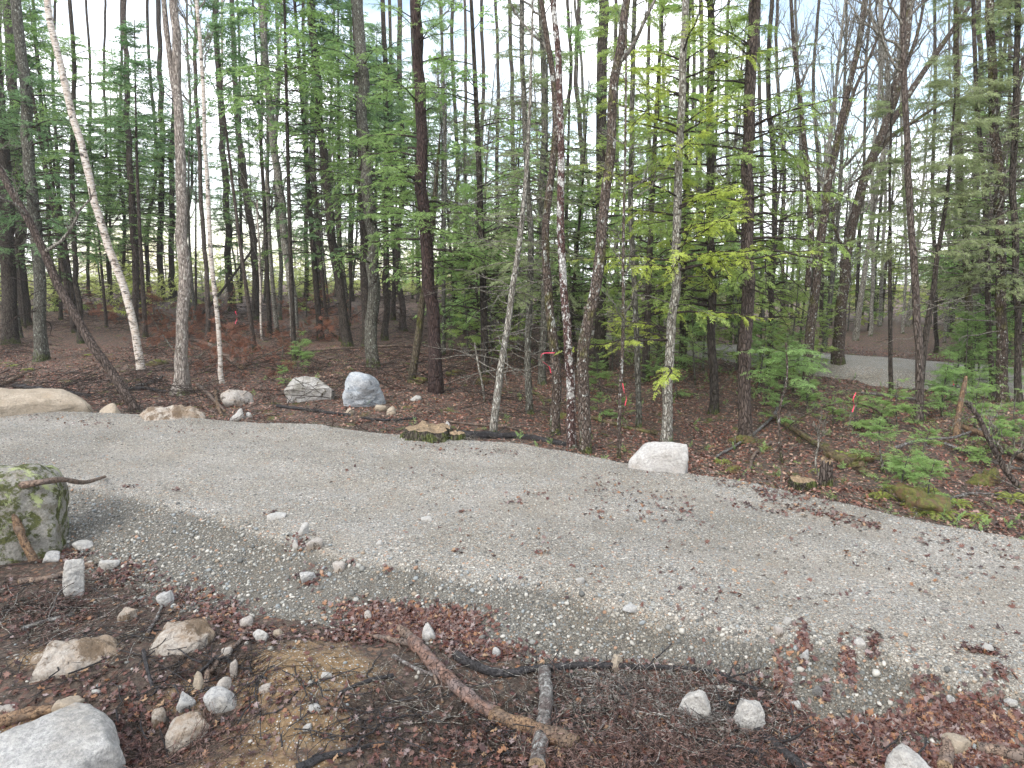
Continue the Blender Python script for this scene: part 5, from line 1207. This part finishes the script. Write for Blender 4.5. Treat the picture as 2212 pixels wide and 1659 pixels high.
def stump(label, u, v, w, h, mt='bark_brown', seed=1):
    b = pix1(u, v); dep = float(cam_depth(b)); r = w * dep / FPX / 2; hm = max(.05, h * dep / FPX - r * .35)
    c = b + np.array([b[0], b[1], 0]) / math.hypot(b[0], b[1]) * r * .8; c[2] = float(H(c[0], c[1]))
    root = link('tree_stump', None, tuple(c), label=label, category='stump')
    k = 28; zs = np.array([-.15, 0, .3, .6, .85, 1.0]) * hm; zs[0] = -.15
    th = np.arange(k) / k * 2 * pi
    V = []
    for j, z in enumerate(zs):
        rr = r * (1.2 - .3 * (j / 5) ** .5) * (1 + .10 * np.cos(th * 3 + seed) + .06 * np.cos(th * 5 + seed * 2) + .04 * np.cos(th * 11 + 2) + .05 * np.random.default_rng(seed + j // 2).normal(size=k))
        V.append(np.stack([rr * np.cos(th), rr * np.sin(th), np.full(k, z) + (np.random.default_rng(seed).normal(size=k) * .09 * hm if j == 5 else 0)], -1))
    top = V[-1].copy(); V = np.concatenate(V); idx = np.arange(len(zs) * k).reshape(len(zs), k)
    F = np.stack([idx[:-1], np.roll(idx[:-1], -1, 1), np.roll(idx[1:], -1, 1), idx[1:]], -1).reshape(-1, 4)
    link('bark', mesh_np('bark', V, F, [M[mt]], smooth=True), parent=root)
    rings = [top * np.array([s, s, 1]) for s in (1, .7, .4)] + [np.array([[0, 0, hm * 1.0]])]
    rings[1][:, 2] += .012; rings[2][:, 2] += .018
    VV = np.concatenate(rings); F1 = np.stack([np.arange(k), (np.arange(k) + 1) % k, (np.arange(k) + 1) % k + k, np.arange(k) + k], -1); F1 = np.vstack([F1, F1 + k])
    F2 = np.array([(2 * k + i, 2 * k + (i + 1) % k, 3 * k) for i in range(k)])
    link('cut_face', mesh_np('cut_face', VV, [F1, F2], [M['endgrain']], smooth=False), parent=root)
stump('low wide sawn stump with tan cut top at the road edge', 928, 952, 112, 46, 'bark_dark', 3)
stump('small dark block of stump right of the low wide stump', 987, 950, 34, 22, 'bark_dark', 5)
stump('rotten grey stump at the right road edge', 1730, 1058, 54, 26, 'bark_dark', 7)
stump('rotted upright stub beside the rotten grey stump', 1782, 1050, 26, 58, 'bark_brown', 8)
stump('dark cut stump under the hemlocks by the far road', 1672, 818, 26, 40, 'bark_dark', 9)

# dead rust-coloured boughs
RB = [proto_sapling(20 + i, 'fol_rust', 1.6, .95, 11, 9, .24, FR_FINE) for i in range(3)]
rows_r = []
for i, (u, v, s_) in enumerate([(330, 690, .8), (365, 715, 1.0), (430, 735, 1.1), (455, 700, 1.0), (505, 745, 1.1), (555, 792, .8), (588, 806, .7), (530, 812, .7), (600, 738, .8), (668, 705, 1.3), (712, 712, 1.3), (700, 690, 1.3), (750, 700, 1.0), (490, 800, .6), (395, 690, .9), (260, 700, .9), (470, 780, .7), (310, 705, 1.1), (345, 735, .9), (415, 712, 1.1), (530, 760, .9), (565, 760, .9), (640, 730, 1.0), (685, 735, 1.2), (725, 735, 1.0), (575, 715, 1.1), (440, 760, .8), (240, 680, 1.1), (200, 670, 1.2), (610, 775, .8)] + [(R.uniform(300, 620), R.uniform(675, 800), R.uniform(.8, 1.3)) for _ in range(22)] + [(R.uniform(150, 760), R.uniform(672, 700), 1.5) for _ in range(10)]):
    t, c = RB[i % 3]; p = pix1(u, v)
    root = link('dead_bough', None, (p[0], p[1], p[2] + .12), category='dead bough', group='rust-brown dead boughs right of the birch')
    root.rotation_euler = (R.uniform(.7, 1.4), R.uniform(-.4, .4), R.uniform(0, 6.28)); root.scale = (s_ * 1.15, s_ * .8, s_ * 1.15)
    link('trunk', t, parent=root); link('crown', c, parent=root); rows_r.append((root, u))
label_rows(rows_r, 'rust-brown dead bough')
for i, (u, v, s_, lb) in enumerate([(50, 1300, .33, 'clump of orange-brown needles left of the upright white stone'), (1590, 835, .5, 'small orange dead spray at the foot of the big reddish hemlock'), (1440, 1535, .30, 'flattened brown dead needle spray left of the pale triangular stone')]):
    t, c = RB[i % 2]; p = pix1(u, v)
    root = link('dead_bough', None, (p[0], p[1], p[2] + .04), category='dead bough', label=lb); root.rotation_euler = (1.5, 0, R.uniform(0, 6.28)); root.scale = (s_, s_ * .35, s_)
    link('trunk', t, parent=root); link('crown', c, parent=root)

# ferns
def fern_proto(seed, mat='fern'):
    g = Geo(); N = 7
    az = np.arange(N) / N * 2 * pi + .3 * seed; s = np.linspace(0, 1, 8)
    P = np.stack([np.cos(az)[:, None] * s, np.sin(az)[:, None] * s, np.broadcast_to(1.1 * s - 1.15 * s ** 2, (N, 8))], -1) * .42 * RNG.uniform(.7, 1.1, (N, 1, 1))
    V, F = tubes(P, np.full((N, 8), .003), 3); g.add(V, F, 0)
    T = unit(np.gradient(P, axis=1)); side = unit(np.cross(T, [0, 0, 1.0]))
    for sg in (-1, 1):
        for k in range(18):
            t = .12 + .86 * k / 18; i = t * 7; a = int(i); p = P[:, a] * (1 - i + a) + P[:, min(a + 1, 7)] * (i - a)
            L_ = .13 * math.sin(pi * (t * .85 + .12)) * RNG.uniform(.85, 1.1, (N, 1)); d = side[:, a] * sg + T[:, a] * .35; w = T[:, a] * .011
            q = np.stack([p - w * .6, p + d * L_ * .5 - w, p + d * L_ - [0, 0, .012], p + d * L_ * .5 + w], 1)
            g.add(q, np.arange(N * 4).reshape(N, 4), 1, False)
    return g.mesh('fronds', [M['log_moss'], M[mat]])
FP = [fern_proto(1), fern_proto(2)]
rows_f = []
for i, (u, v, s_) in enumerate([(1990, 1095, 1.0), (2025, 1112, .9), (2000, 1065, .7), (1812, 985, .7), (2190, 1080, .8), (60, 800, .6), (28, 792, .6), (470, 650, 1.0), (1925, 1060, .6), (2065, 1090, .7), (1770, 1020, .5), (190, 768, .5), (1560, 1000, .5), (1905, 1075, .6), (2110, 1120, .6)]):
    p = pix1(u, v); ob = link('fern', FP[i % 2], tuple(p), category='fern', group='small ferns beyond the road'); ob.rotation_euler = (0, 0, R.uniform(0, 6)); ob.scale = (s_,) * 3; rows_f.append((ob, u))
label_rows(rows_f, 'small yellow-green fern')

# pink survey ribbons
def ribbon(label, pts, w=5, dd=0.0):
    w *= .3
    b = pix1(*pts[-1][:2]) if len(pts[-1]) < 3 else None
    dep = (float(cam_depth(b)) if b is not None else pts[-1][2]) + dd
    P2 = cr([q[:2] for q in pts], 18); P = at_depth(P2[:, 0], P2[:, 1], np.full(18, dep))
    T = unit(np.gradient(P, axis=0)); tw = np.linspace(0, 5, 18)
    sd = unit(np.cross(T, [0, 1.0, 0])); nn = np.cross(T, sd)
    wv = (sd * np.cos(tw * .6)[:, None] + nn * np.sin(tw)[:, None]) * w * .5 * dep / FPX
    V = np.concatenate([P + wv, P - wv]); i = np.arange(17); F = np.stack([i, i + 1, i + 19, i + 18], -1)
    c = P[0].copy(); link('flagging_ribbon', mesh_np('flagging_ribbon', V - c, F, [M['ribbon']], smooth=True), tuple(c), label=label, category='ribbon')
ribbon('pink flagging tape tied and bent on twigs left of the curved mossy trunk', [(1198, 762), (1172, 764), (1170, 778), (1186, 792), (1190, 806, 14.5)])
ribbon('pink tape hanging between the pencil-thin stem and the mossy-footed trunk', [(1345, 828), (1348, 845), (1353, 860), (1350, 876, 12.0)])
ribbon('short pink tape far back on the dark trunk before the far road', [(1849, 848), (1843, 862), (1845, 876), (1841, 890, 14.0)], 6)
ribbon('faint pink tape among the twigs behind the slender birch', [(508, 672), (512, 686), (508, 700, 20.0)], 6)
ribbon('tiny pink tape at the far left of the far gravel road end', [(2058, 822), (2060, 832, 19.0)], 8)
ribbon('red tape wrapped low on a distant trunk behind the wine-dark trunk', [(995, 675), (996, 685), (995, 694, 30.0)], 8)
# ---------------------------------------------------------------- loose stuff nobody could count
def rot_z_tilt(N, tilt):
    az = RNG.uniform(0, 2 * pi, N); n = unit(np.stack([RNG.normal(size=N) * tilt, RNG.normal(size=N) * tilt, np.ones(N)], -1))
    X = np.stack([np.cos(az), np.sin(az), np.zeros(N)], -1); X = unit(X - (X * n).sum(1, keepdims=True) * n); Y = np.cross(n, X)
    return X, Y, n
def surf_n(x, y, e=.03):
    return unit(np.stack([-(H(x + e, y) - H(x - e, y)) / (2 * e), -(H(x, y + e) - H(x, y - e)) / (2 * e), np.ones_like(x)], -1))
def tilted(x, y, tilt):
    N = len(x); n = unit(surf_n(x, y) + RNG.normal(size=(N, 3)) * tilt)
    az = RNG.uniform(0, 2 * pi, N); X = np.stack([np.cos(az), np.sin(az), np.zeros(N)], -1); X = unit(X - (X * n).sum(1, keepdims=True) * n)
    return X, np.cross(n, X), n

# maple leaf outline, a fan round its centre
ang = np.radians([-90, -60, -35, -5, 18, 40, 65, 90, 115, 140, 162, 185, 215, 240]); rad_l = np.array([.35, .55, .36, .85, .45, .80, .42, 1.0, .42, .80, .45, .85, .36, .55])
LV = np.vstack([[0, 0, 0]] + [[r * math.cos(a), r * math.sin(a), 0] for a, r in zip(ang, rad_l)]); LV[1:, 2] = .12 * np.cos(ang * 3) 
LF = np.array([(0, i, i % 14 + 1) for i in range(1, 15)])
OV = np.array([[0, -1, 0], [.5, -.3, .12], [.42, .5, .1], [0, 1, -.05], [-.42, .5, .15], [-.5, -.3, .1]]); OF = np.array([(0, 1, 2, 3), (0, 3, 4, 5)])
def leaves(x, y, size, tmpl, tilt, mat, name, label, lift=.008):
    N = len(x); V0, F0 = tmpl
    X, Y, Z = tilted(x, y, tilt); sz = size * RNG.uniform(.55, 1.15, N); curl = RNG.uniform(-1.2, 2.2, N)
    z = H(x, y) + lift + RNG.uniform(0, .018, N)
    c = np.stack([x, y, z], -1)
    W_ = c[:, None] + sz[:, None, None] * (X[:, None] * V0[None, :, 0:1] + Y[:, None] * V0[None, :, 1:2] + Z[:, None] * (V0[None, :, 2:3] * curl[:, None, None] + .22 * curl[:, None, None] * (V0[None, :, 0:1] ** 2)))
    F = F0[None] + (np.arange(N) * len(V0))[:, None, None]
    link(name, mesh_np(name, W_.reshape(-1, 3), F.reshape(-1, F0.shape[1]), [M[mat]]), kind='stuff', label=label)

# near drifts: (u, v, spread u, spread v, count)
DR = [(880, 1350, 75, 26, 900), (960, 1345, 60, 22, 700), (800, 1325, 55, 18, 480), (1010, 1390, 40, 26, 360), (760, 1375, 60, 12, 260), (1080, 1410, 50, 14, 220), (480, 1330, 50, 26, 260), (560, 1370, 60, 14, 200), (400, 1290, 60, 20, 220), (260, 1240, 60, 22, 260), (150, 1200, 40, 12, 120),
      (670, 1250, 22, 18, 60), (655, 1175, 22, 14, 50), (1690, 1480, 14, 44, 130), (1735, 1400, 12, 36, 80), (1700, 1540, 30, 18, 160), (1830, 1440, 14, 40, 110), (1890, 1395, 10, 26, 40), (2060, 1550, 80, 28, 620), (1900, 1570, 120, 18, 420), (1800, 1600, 110, 24, 520), (2130, 1600, 70, 25, 420), (1700, 1620, 90, 26, 360),
      (1870, 1640, 130, 20, 520), (2080, 1650, 90, 20, 300), (1480, 1480, 140, 16, 330), (1300, 1440, 130, 10, 160), (1400, 1560, 200, 60, 420), (1250, 1640, 200, 30, 320), (2120, 1410, 30, 8, 70), (2150, 1480, 20, 14, 40), (950, 1600, 200, 50, 330), (250, 1500, 200, 80, 520), (100, 1320, 100, 50, 280), (300, 1600, 160, 50, 260),
      (640, 1500, 140, 60, 130), (1780, 1500, 10, 20, 40), (2000, 1480, 24, 16, 50), (590, 1110, 14, 5, 16), (280, 1052, 16, 4, 14), (380, 1060, 10, 3, 10), (1110, 1085, 16, 3, 14), (1000, 1105, 14, 3, 12), (1155, 1070, 20, 4, 16), (990, 1190, 10, 3, 6), (1180, 1195, 12, 3, 8), (840, 1232, 8, 6, 10), (760, 1215, 6, 5, 6)]
U_, V_ = [], []
for (u, v, su, sv, n) in DR:
    U_.append(RNG.normal(u, su * .75, n)); V_.append(RNG.normal(v, sv * .75, n))
# trails of leaves on the road
for (u0, v0, u1, v1, n, sv) in [(1640, 1075, 1900, 1135, 160, 7), (1630, 1060, 1760, 1080, 60, 5), (1540, 1080, 1700, 1110, 60, 5), (1700, 1100, 1900, 1140, 90, 5), (1260, 1040, 1500, 1100, 130, 16), (1500, 1030, 1800, 1085, 100, 6), (1930, 1150, 2212, 1200, 60, 10), (60, 905, 620, 945, 80, 6), (850, 960, 1120, 980, 60, 5), (60, 900, 260, 915, 30, 3),
                              (1250, 1100, 1560, 1130, 50, 14), (1700, 1160, 2200, 1260, 60, 30), (700, 1000, 1600, 1300, 120, 60), (1400, 1200, 2200, 1400, 90, 50)]:
    t = RNG.random(n); U_.append(u0 + (u1 - u0) * t); V_.append(v0 + (v1 - v0) * t + RNG.normal(0, sv, n))
U_, V_ = np.concatenate(U_), np.concatenate(V_)
k = (U_ > -60) & (U_ < 2290) & (V_ > 860) & (V_ < 1720)
Pn = pix(U_[k], V_[k]); k = Pn[:, 1] < 16; Pn = Pn[k]
lf = RNG.random(len(Pn)) < .75
leaves(Pn[lf, 0], Pn[lf, 1], .040, (LV, LF), .38, 'leaf', 'fallen_leaves', 'wet red-brown maple leaves drifted along the gravel')
leaves(Pn[~lf, 0], Pn[~lf, 1], .030, (OV, OF), .4, 'leaf', 'fallen_small_leaves', 'small wet brown leaves drifted along the gravel')
# sparse leaves all over the near ground
N = 10500; x = RNG.uniform(-8, 7, N); y = RNG.uniform(2.8, 9.5, N); k = (H_ground(x, y) > H_road(x, y)) & (y < yF(x)); x, y = x[k], y[k]
k = RNG.random(len(x)) < np.clip(.35 + .9 * fbm2(x, y, 1.3, 131, 3), .05, 1); x, y = x[k], y[k]
leaves(x, y, .042, (LV, LF), .4, 'leaf', 'scattered_leaves', 'scattered maple leaves on the dark near ground')
# wood floor
N = 110000; y = 5 + 25 * RNG.random(N) ** 1.1; x = RNG.uniform(-1.0, 1.0, N) * y; k = (y > yF(x) - .1) & (H_ground(x, y) > H_road(x, y)) & (H_ground(x, y) > H_road2(x, y)); x, y = x[k], y[k]
k = RNG.random(len(x)) < np.clip(.65 + .8 * fbm2(x, y, .8, 141, 3), .15, 1); x, y = x[k], y[k]
leaves(x, y, .043, (OV, OF), .45, 'leaf_wood', 'leaf_litter', 'red-brown leaf litter covering the floor of the wood')
x, y = (lambda U, V: pix(U, V)[:, :2].T)(np.concatenate([RNG.normal(1420, 150, 480), RNG.normal(1180, 110, 260)]).clip(980, 2200), np.concatenate([RNG.normal(1570, 45, 480), RNG.normal(1610, 35, 260)]).clip(1440, 1700))
leaves(x, y, .040, (LV, LF), .5, 'leaf', 'leaves_on_brush', 'maple leaves caught on the dead twigs beside the broken log', .03)
N = 500; x = RNG.uniform(-5, 5, N); y = RNG.uniform(3.4, 6.5, N)

# pebbles
def pebbles(x, y, size, n, name, label, flat=.6, sink=.25):
    N = len(x); V0, F0 = ICO[n]
    X, Y, Z = tilted(x, y, .15); s1 = size * RNG.uniform(.6, 1.0, N); s2 = s1 * RNG.uniform(.55, .95, N); s3 = s1 * RNG.uniform(.3, flat, N)
    J = 1 + RNG.normal(size=(N, len(V0))) * (.10 if n == 1 else .05)
    c = np.stack([x, y, H(x, y) + s3 * (1 - 2 * sink) * .8], -1)
    D = V0[None] * J[..., None]
    W_ = c[:, None] + X[:, None] * (D[..., 0] * s1[:, None])[..., None] + Y[:, None] * (D[..., 1] * s2[:, None])[..., None] + Z[:, None] * (D[..., 2] * s3[:, None])[..., None]
    F = F0[None] + (np.arange(N) * len(V0))[:, None, None]
    link(name, mesh_np(name, W_.reshape(-1, 3), F.reshape(-1, 3), [M['pebble']], smooth=True), kind='stuff', label=label)
def on_road(N, x0, x1, y0, y1, slope=False):
    x = RNG.uniform(x0, x1, N); y = y0 + (y1 - y0) * RNG.random(N) ** 1.0; k = (H_road(x, y) > H_ground(x, y) - .02) & (np.abs(x) < y * .85 + 1)
    if slope: k &= y < yB(x) + .1
    return x[k], y[k]
_V, _F = ICO[1]
x, y = on_road(150000, -11, 8, 3.2, 15)
pebbles(x, y, np.clip(RNG.lognormal(-4.6, .40, len(x)), .004, .022), 1, 'gravel_pebbles', 'small mixed pebbles bedded in the gravel road')
x, y = on_road(34000, -8, 7, 3.2, 11, True)
pebbles(x, y, np.clip(RNG.lognormal(-4.08, .42, len(x)), .006, .042), 1, 'slope_pebbles', 'larger rounded pebbles loose on the gravel slope', .75, .15)
x = RNG.uniform(-6, 5, 1500); y = RNG.uniform(3.2, 8, 1500); k = (H_ground(x, y) > H_road(x, y)) & (y < yF(x)); x, y = x[k], y[k]
pebbles(x, y, np.clip(RNG.lognormal(-4.3, .5, len(x)), .006, .04), 1, 'soil_pebbles', 'small pebbles in the dark near soil', .8, .2)

# twigs
def twigs(x, y, ln, th, mat, name, label, lift=.03, curve_=.25, rise=.06):
    N = len(x); az = RNG.uniform(0, 2 * pi, N); s = np.linspace(-.5, .5, 6)
    L_ = ln * RNG.uniform(.4, 1.3, N)
    P = np.stack([x, y], -1)[:, None] + np.stack([np.cos(az), np.sin(az)], -1)[:, None] * (s[None, :, None] * L_[:, None, None])
    w = np.cumsum(RNG.normal(size=(N, 6, 2)), 1) * curve_ * L_[:, None, None] * .2; P = P + w
    z = H(P[..., 0], P[..., 1]); zm = z.mean(1, keepdims=True) * .6 + z * .4
    z = np.maximum(zm, z) + lift * RNG.random((N, 1)) + rise * RNG.normal(size=(N, 1)) * s[None] * 2 * np.minimum(L_[:, None], .6)
    z = np.maximum(z, H(P[..., 0], P[..., 1]) + .002)
    P = np.concatenate([P, z[..., None]], -1); r = th * RNG.uniform(.5, 1.5, (N, 1)) * np.linspace(1, .5, 6)[None]
    V, F = tubes(P, r, 4); g = Geo(); g.add(V, F, 0)
    Q, rq = spawn(P, r, 2, .2, .9, .7, .3 * ln, 4, wander=.2); Q[..., 2] = np.maximum(Q[..., 2], H(Q[..., 0], Q[..., 1]) + .003); V, F = tubes(Q, np.maximum(rq, th * .35), 3); g.add(V, F, 0)
    link(name, g.mesh(name, [M[mat]]), kind='stuff', label=label)
def near_soil(N, regs):
    U = []; V = []
    tot = sum(r[4] for r in regs)
    for (u, v, su, sv, w) in regs:
        n = int(N * w / tot); U.append(RNG.normal(u, su, n)); V.append(RNG.normal(v, sv, n))
    U, V = np.concatenate(U), np.concatenate(V); k = (V > 1150) & (V < 1710) & (U > -60) & (U < 2280); p = pix(U[k], V[k])
    k = H_ground(p[:, 0], p[:, 1]) > H_road(p[:, 0], p[:, 1]) - .03
    return p[k, 0], p[k, 1]
x, y = near_soil(1900, [(150, 1330, 130, 60, 3), (1400, 1540, 160, 60, 5), (1150, 1620, 150, 40, 3), (500, 1450, 120, 40, 1.5), (300, 1580, 150, 50, 1.5), (950, 1560, 150, 60, 2), (1650, 1620, 120, 30, 1)])
twigs(x, y, .28, .0026, 'twig_dark', 'dark_twigs', 'dark fine twigs strewn over the near soil')
x, y = near_soil(1000, [(130, 1310, 120, 50, 2), (1420, 1530, 120, 50, 5), (1500, 1620, 150, 30, 2), (350, 1640, 150, 20, 1.5), (1350, 1630, 120, 30, 3)])
twigs(x, y, .34, .0024, 'twig_red', 'reddish_twigs', 'reddish brushwood twigs tangled right of the broken log', .08, .3, .12)
x, y = near_soil(500, [(150, 1330, 130, 60, 2), (1400, 1540, 200, 60, 5), (900, 1470, 150, 60, 1)])
twigs(x, y, .40, .0032, 'twig_grey', 'grey_twigs', 'grey lichened twigs lying on the near soil', .06, .25, .1)
N = 17000; y = 8 + 20 * RNG.random(N); x = RNG.uniform(-.95, .95, N) * y; k = (y > yF(x) + .1) & (H_ground(x, y) > H_road2(x, y)); x, y = x[k], y[k]
w_ = np.clip(np.exp(-((y - yF(x) - .7) / 1.1) ** 2) * (1.2 - .06 * (x + 11)) + .22, 0, 1); k = RNG.random(len(x)) < w_; x, y = x[k], y[k]; h_ = RNG.random(len(x)) < .6
twigs(x[h_], y[h_], .65, .005, 'twig_dark', 'dark_brushwood', 'dark dead brushwood along the far edge of the road and in the wood', .15, .2, .16)
twigs(x[~h_], y[~h_], .75, .005, 'twig_grey', 'grey_brushwood', 'grey dead sticks scattered on the floor of the wood', .12, .15, .14)
x, y = near_soil(430, [(1420, 1520, 110, 35, 5), (1330, 1500, 60, 25, 2), (1500, 1590, 140, 35, 2), (1000, 1500, 120, 40, .6), (120, 1330, 120, 40, 1.2)])
twigs(x, y, .36, .0024, 'twig_pale', 'pale_twigs', 'tangle of pale lichened twigs right of the broken log', .07, .35, .10)
x, y = near_soil(330, [(150, 1350, 150, 60, 2), (1350, 1560, 220, 60, 5), (800, 1560, 160, 60, 1.5), (450, 1500, 120, 60, 1.5), (1650, 1620, 140, 30, 1)])
twigs(x, y, .50, .0058, 'log_black', 'black_sticks', 'wet black sticks lying among the leaves on the near soil', .03, .3, .08)
N = 7500; y = 16 + 44 * RNG.random(N); u_ = RNG.uniform(-150, 1300, N); x = (u_ - 1106) / FPX * y; k = (y > yF(x) + 2) & (fbm2(x, y, .35, 301, 3) > -.1); x, y = x[k], y[k]
twigs(x, y, 1.2, .009, 'twig_dark', 'slash_heaps', 'brown logging slash heaped on the floor of the wood', .55, .2, .25)
# low green plants on the wood floor
g = Geo(); N = 1700; y = 6 + 20 * RNG.random(N); x = RNG.uniform(-.9, .95, N) * y; k = (y > yF(x) + .2) & (H_ground(x, y) > H_road2(x, y)) & (RNG.random(N) < np.clip(.12 + .07 * x + .3 * fbm2(x, y, .6, 171, 2), .03, .9)); x, y = x[k], y[k]; N = len(x)
P = np.stack([x, y, H(x, y)], -1)[:, None] + np.stack([RNG.normal(size=N) * .06, RNG.normal(size=N) * .06, RNG.uniform(.05, .22, N)], -1)[:, None] * np.linspace(0, 1, 4)[None, :, None]
V, F = tubes(P, np.full((N, 4), .002), 3); g.add(V, F, 0); fronds(g, P, 7, .3, .16, 1, FR_MED, .5, hang=.0)
link('low_green_plants', g.mesh('low_green_plants', [M['twig_dark'], M['fol_mid']]), kind='stuff', label='low green seedlings and sprigs on the wood floor')

# ---------------------------------------------------------------- thin haze volume added for an airier distance
V_ = np.array([(x, y, z) for x in (-310, 310) for y in (-310, 310) for z in (-3.5, 34)], float)
F_ = np.array([(0, 1, 3, 2), (4, 6, 7, 5), (0, 4, 5, 1), (2, 3, 7, 6), (0, 2, 6, 4), (1, 5, 7, 3)])
hm = bpy.data.materials.new('pale_haze'); hm.use_nodes = True; t_ = hm.node_tree; t_.nodes.clear()
ho = t_.nodes.new('ShaderNodeOutputMaterial'); hv = t_.nodes.new('ShaderNodeVolumePrincipled')
hv.inputs['Color'].default_value = (0.90, 0.94, 1.0, 1); hv.inputs['Density'].default_value = 0.0004
t_.links.new(hv.outputs[0], ho.inputs['Volume'])
link('haze', mesh_np('haze', V_, F_, [hm]), kind='stuff', label='thin pale haze in the air of the wood')
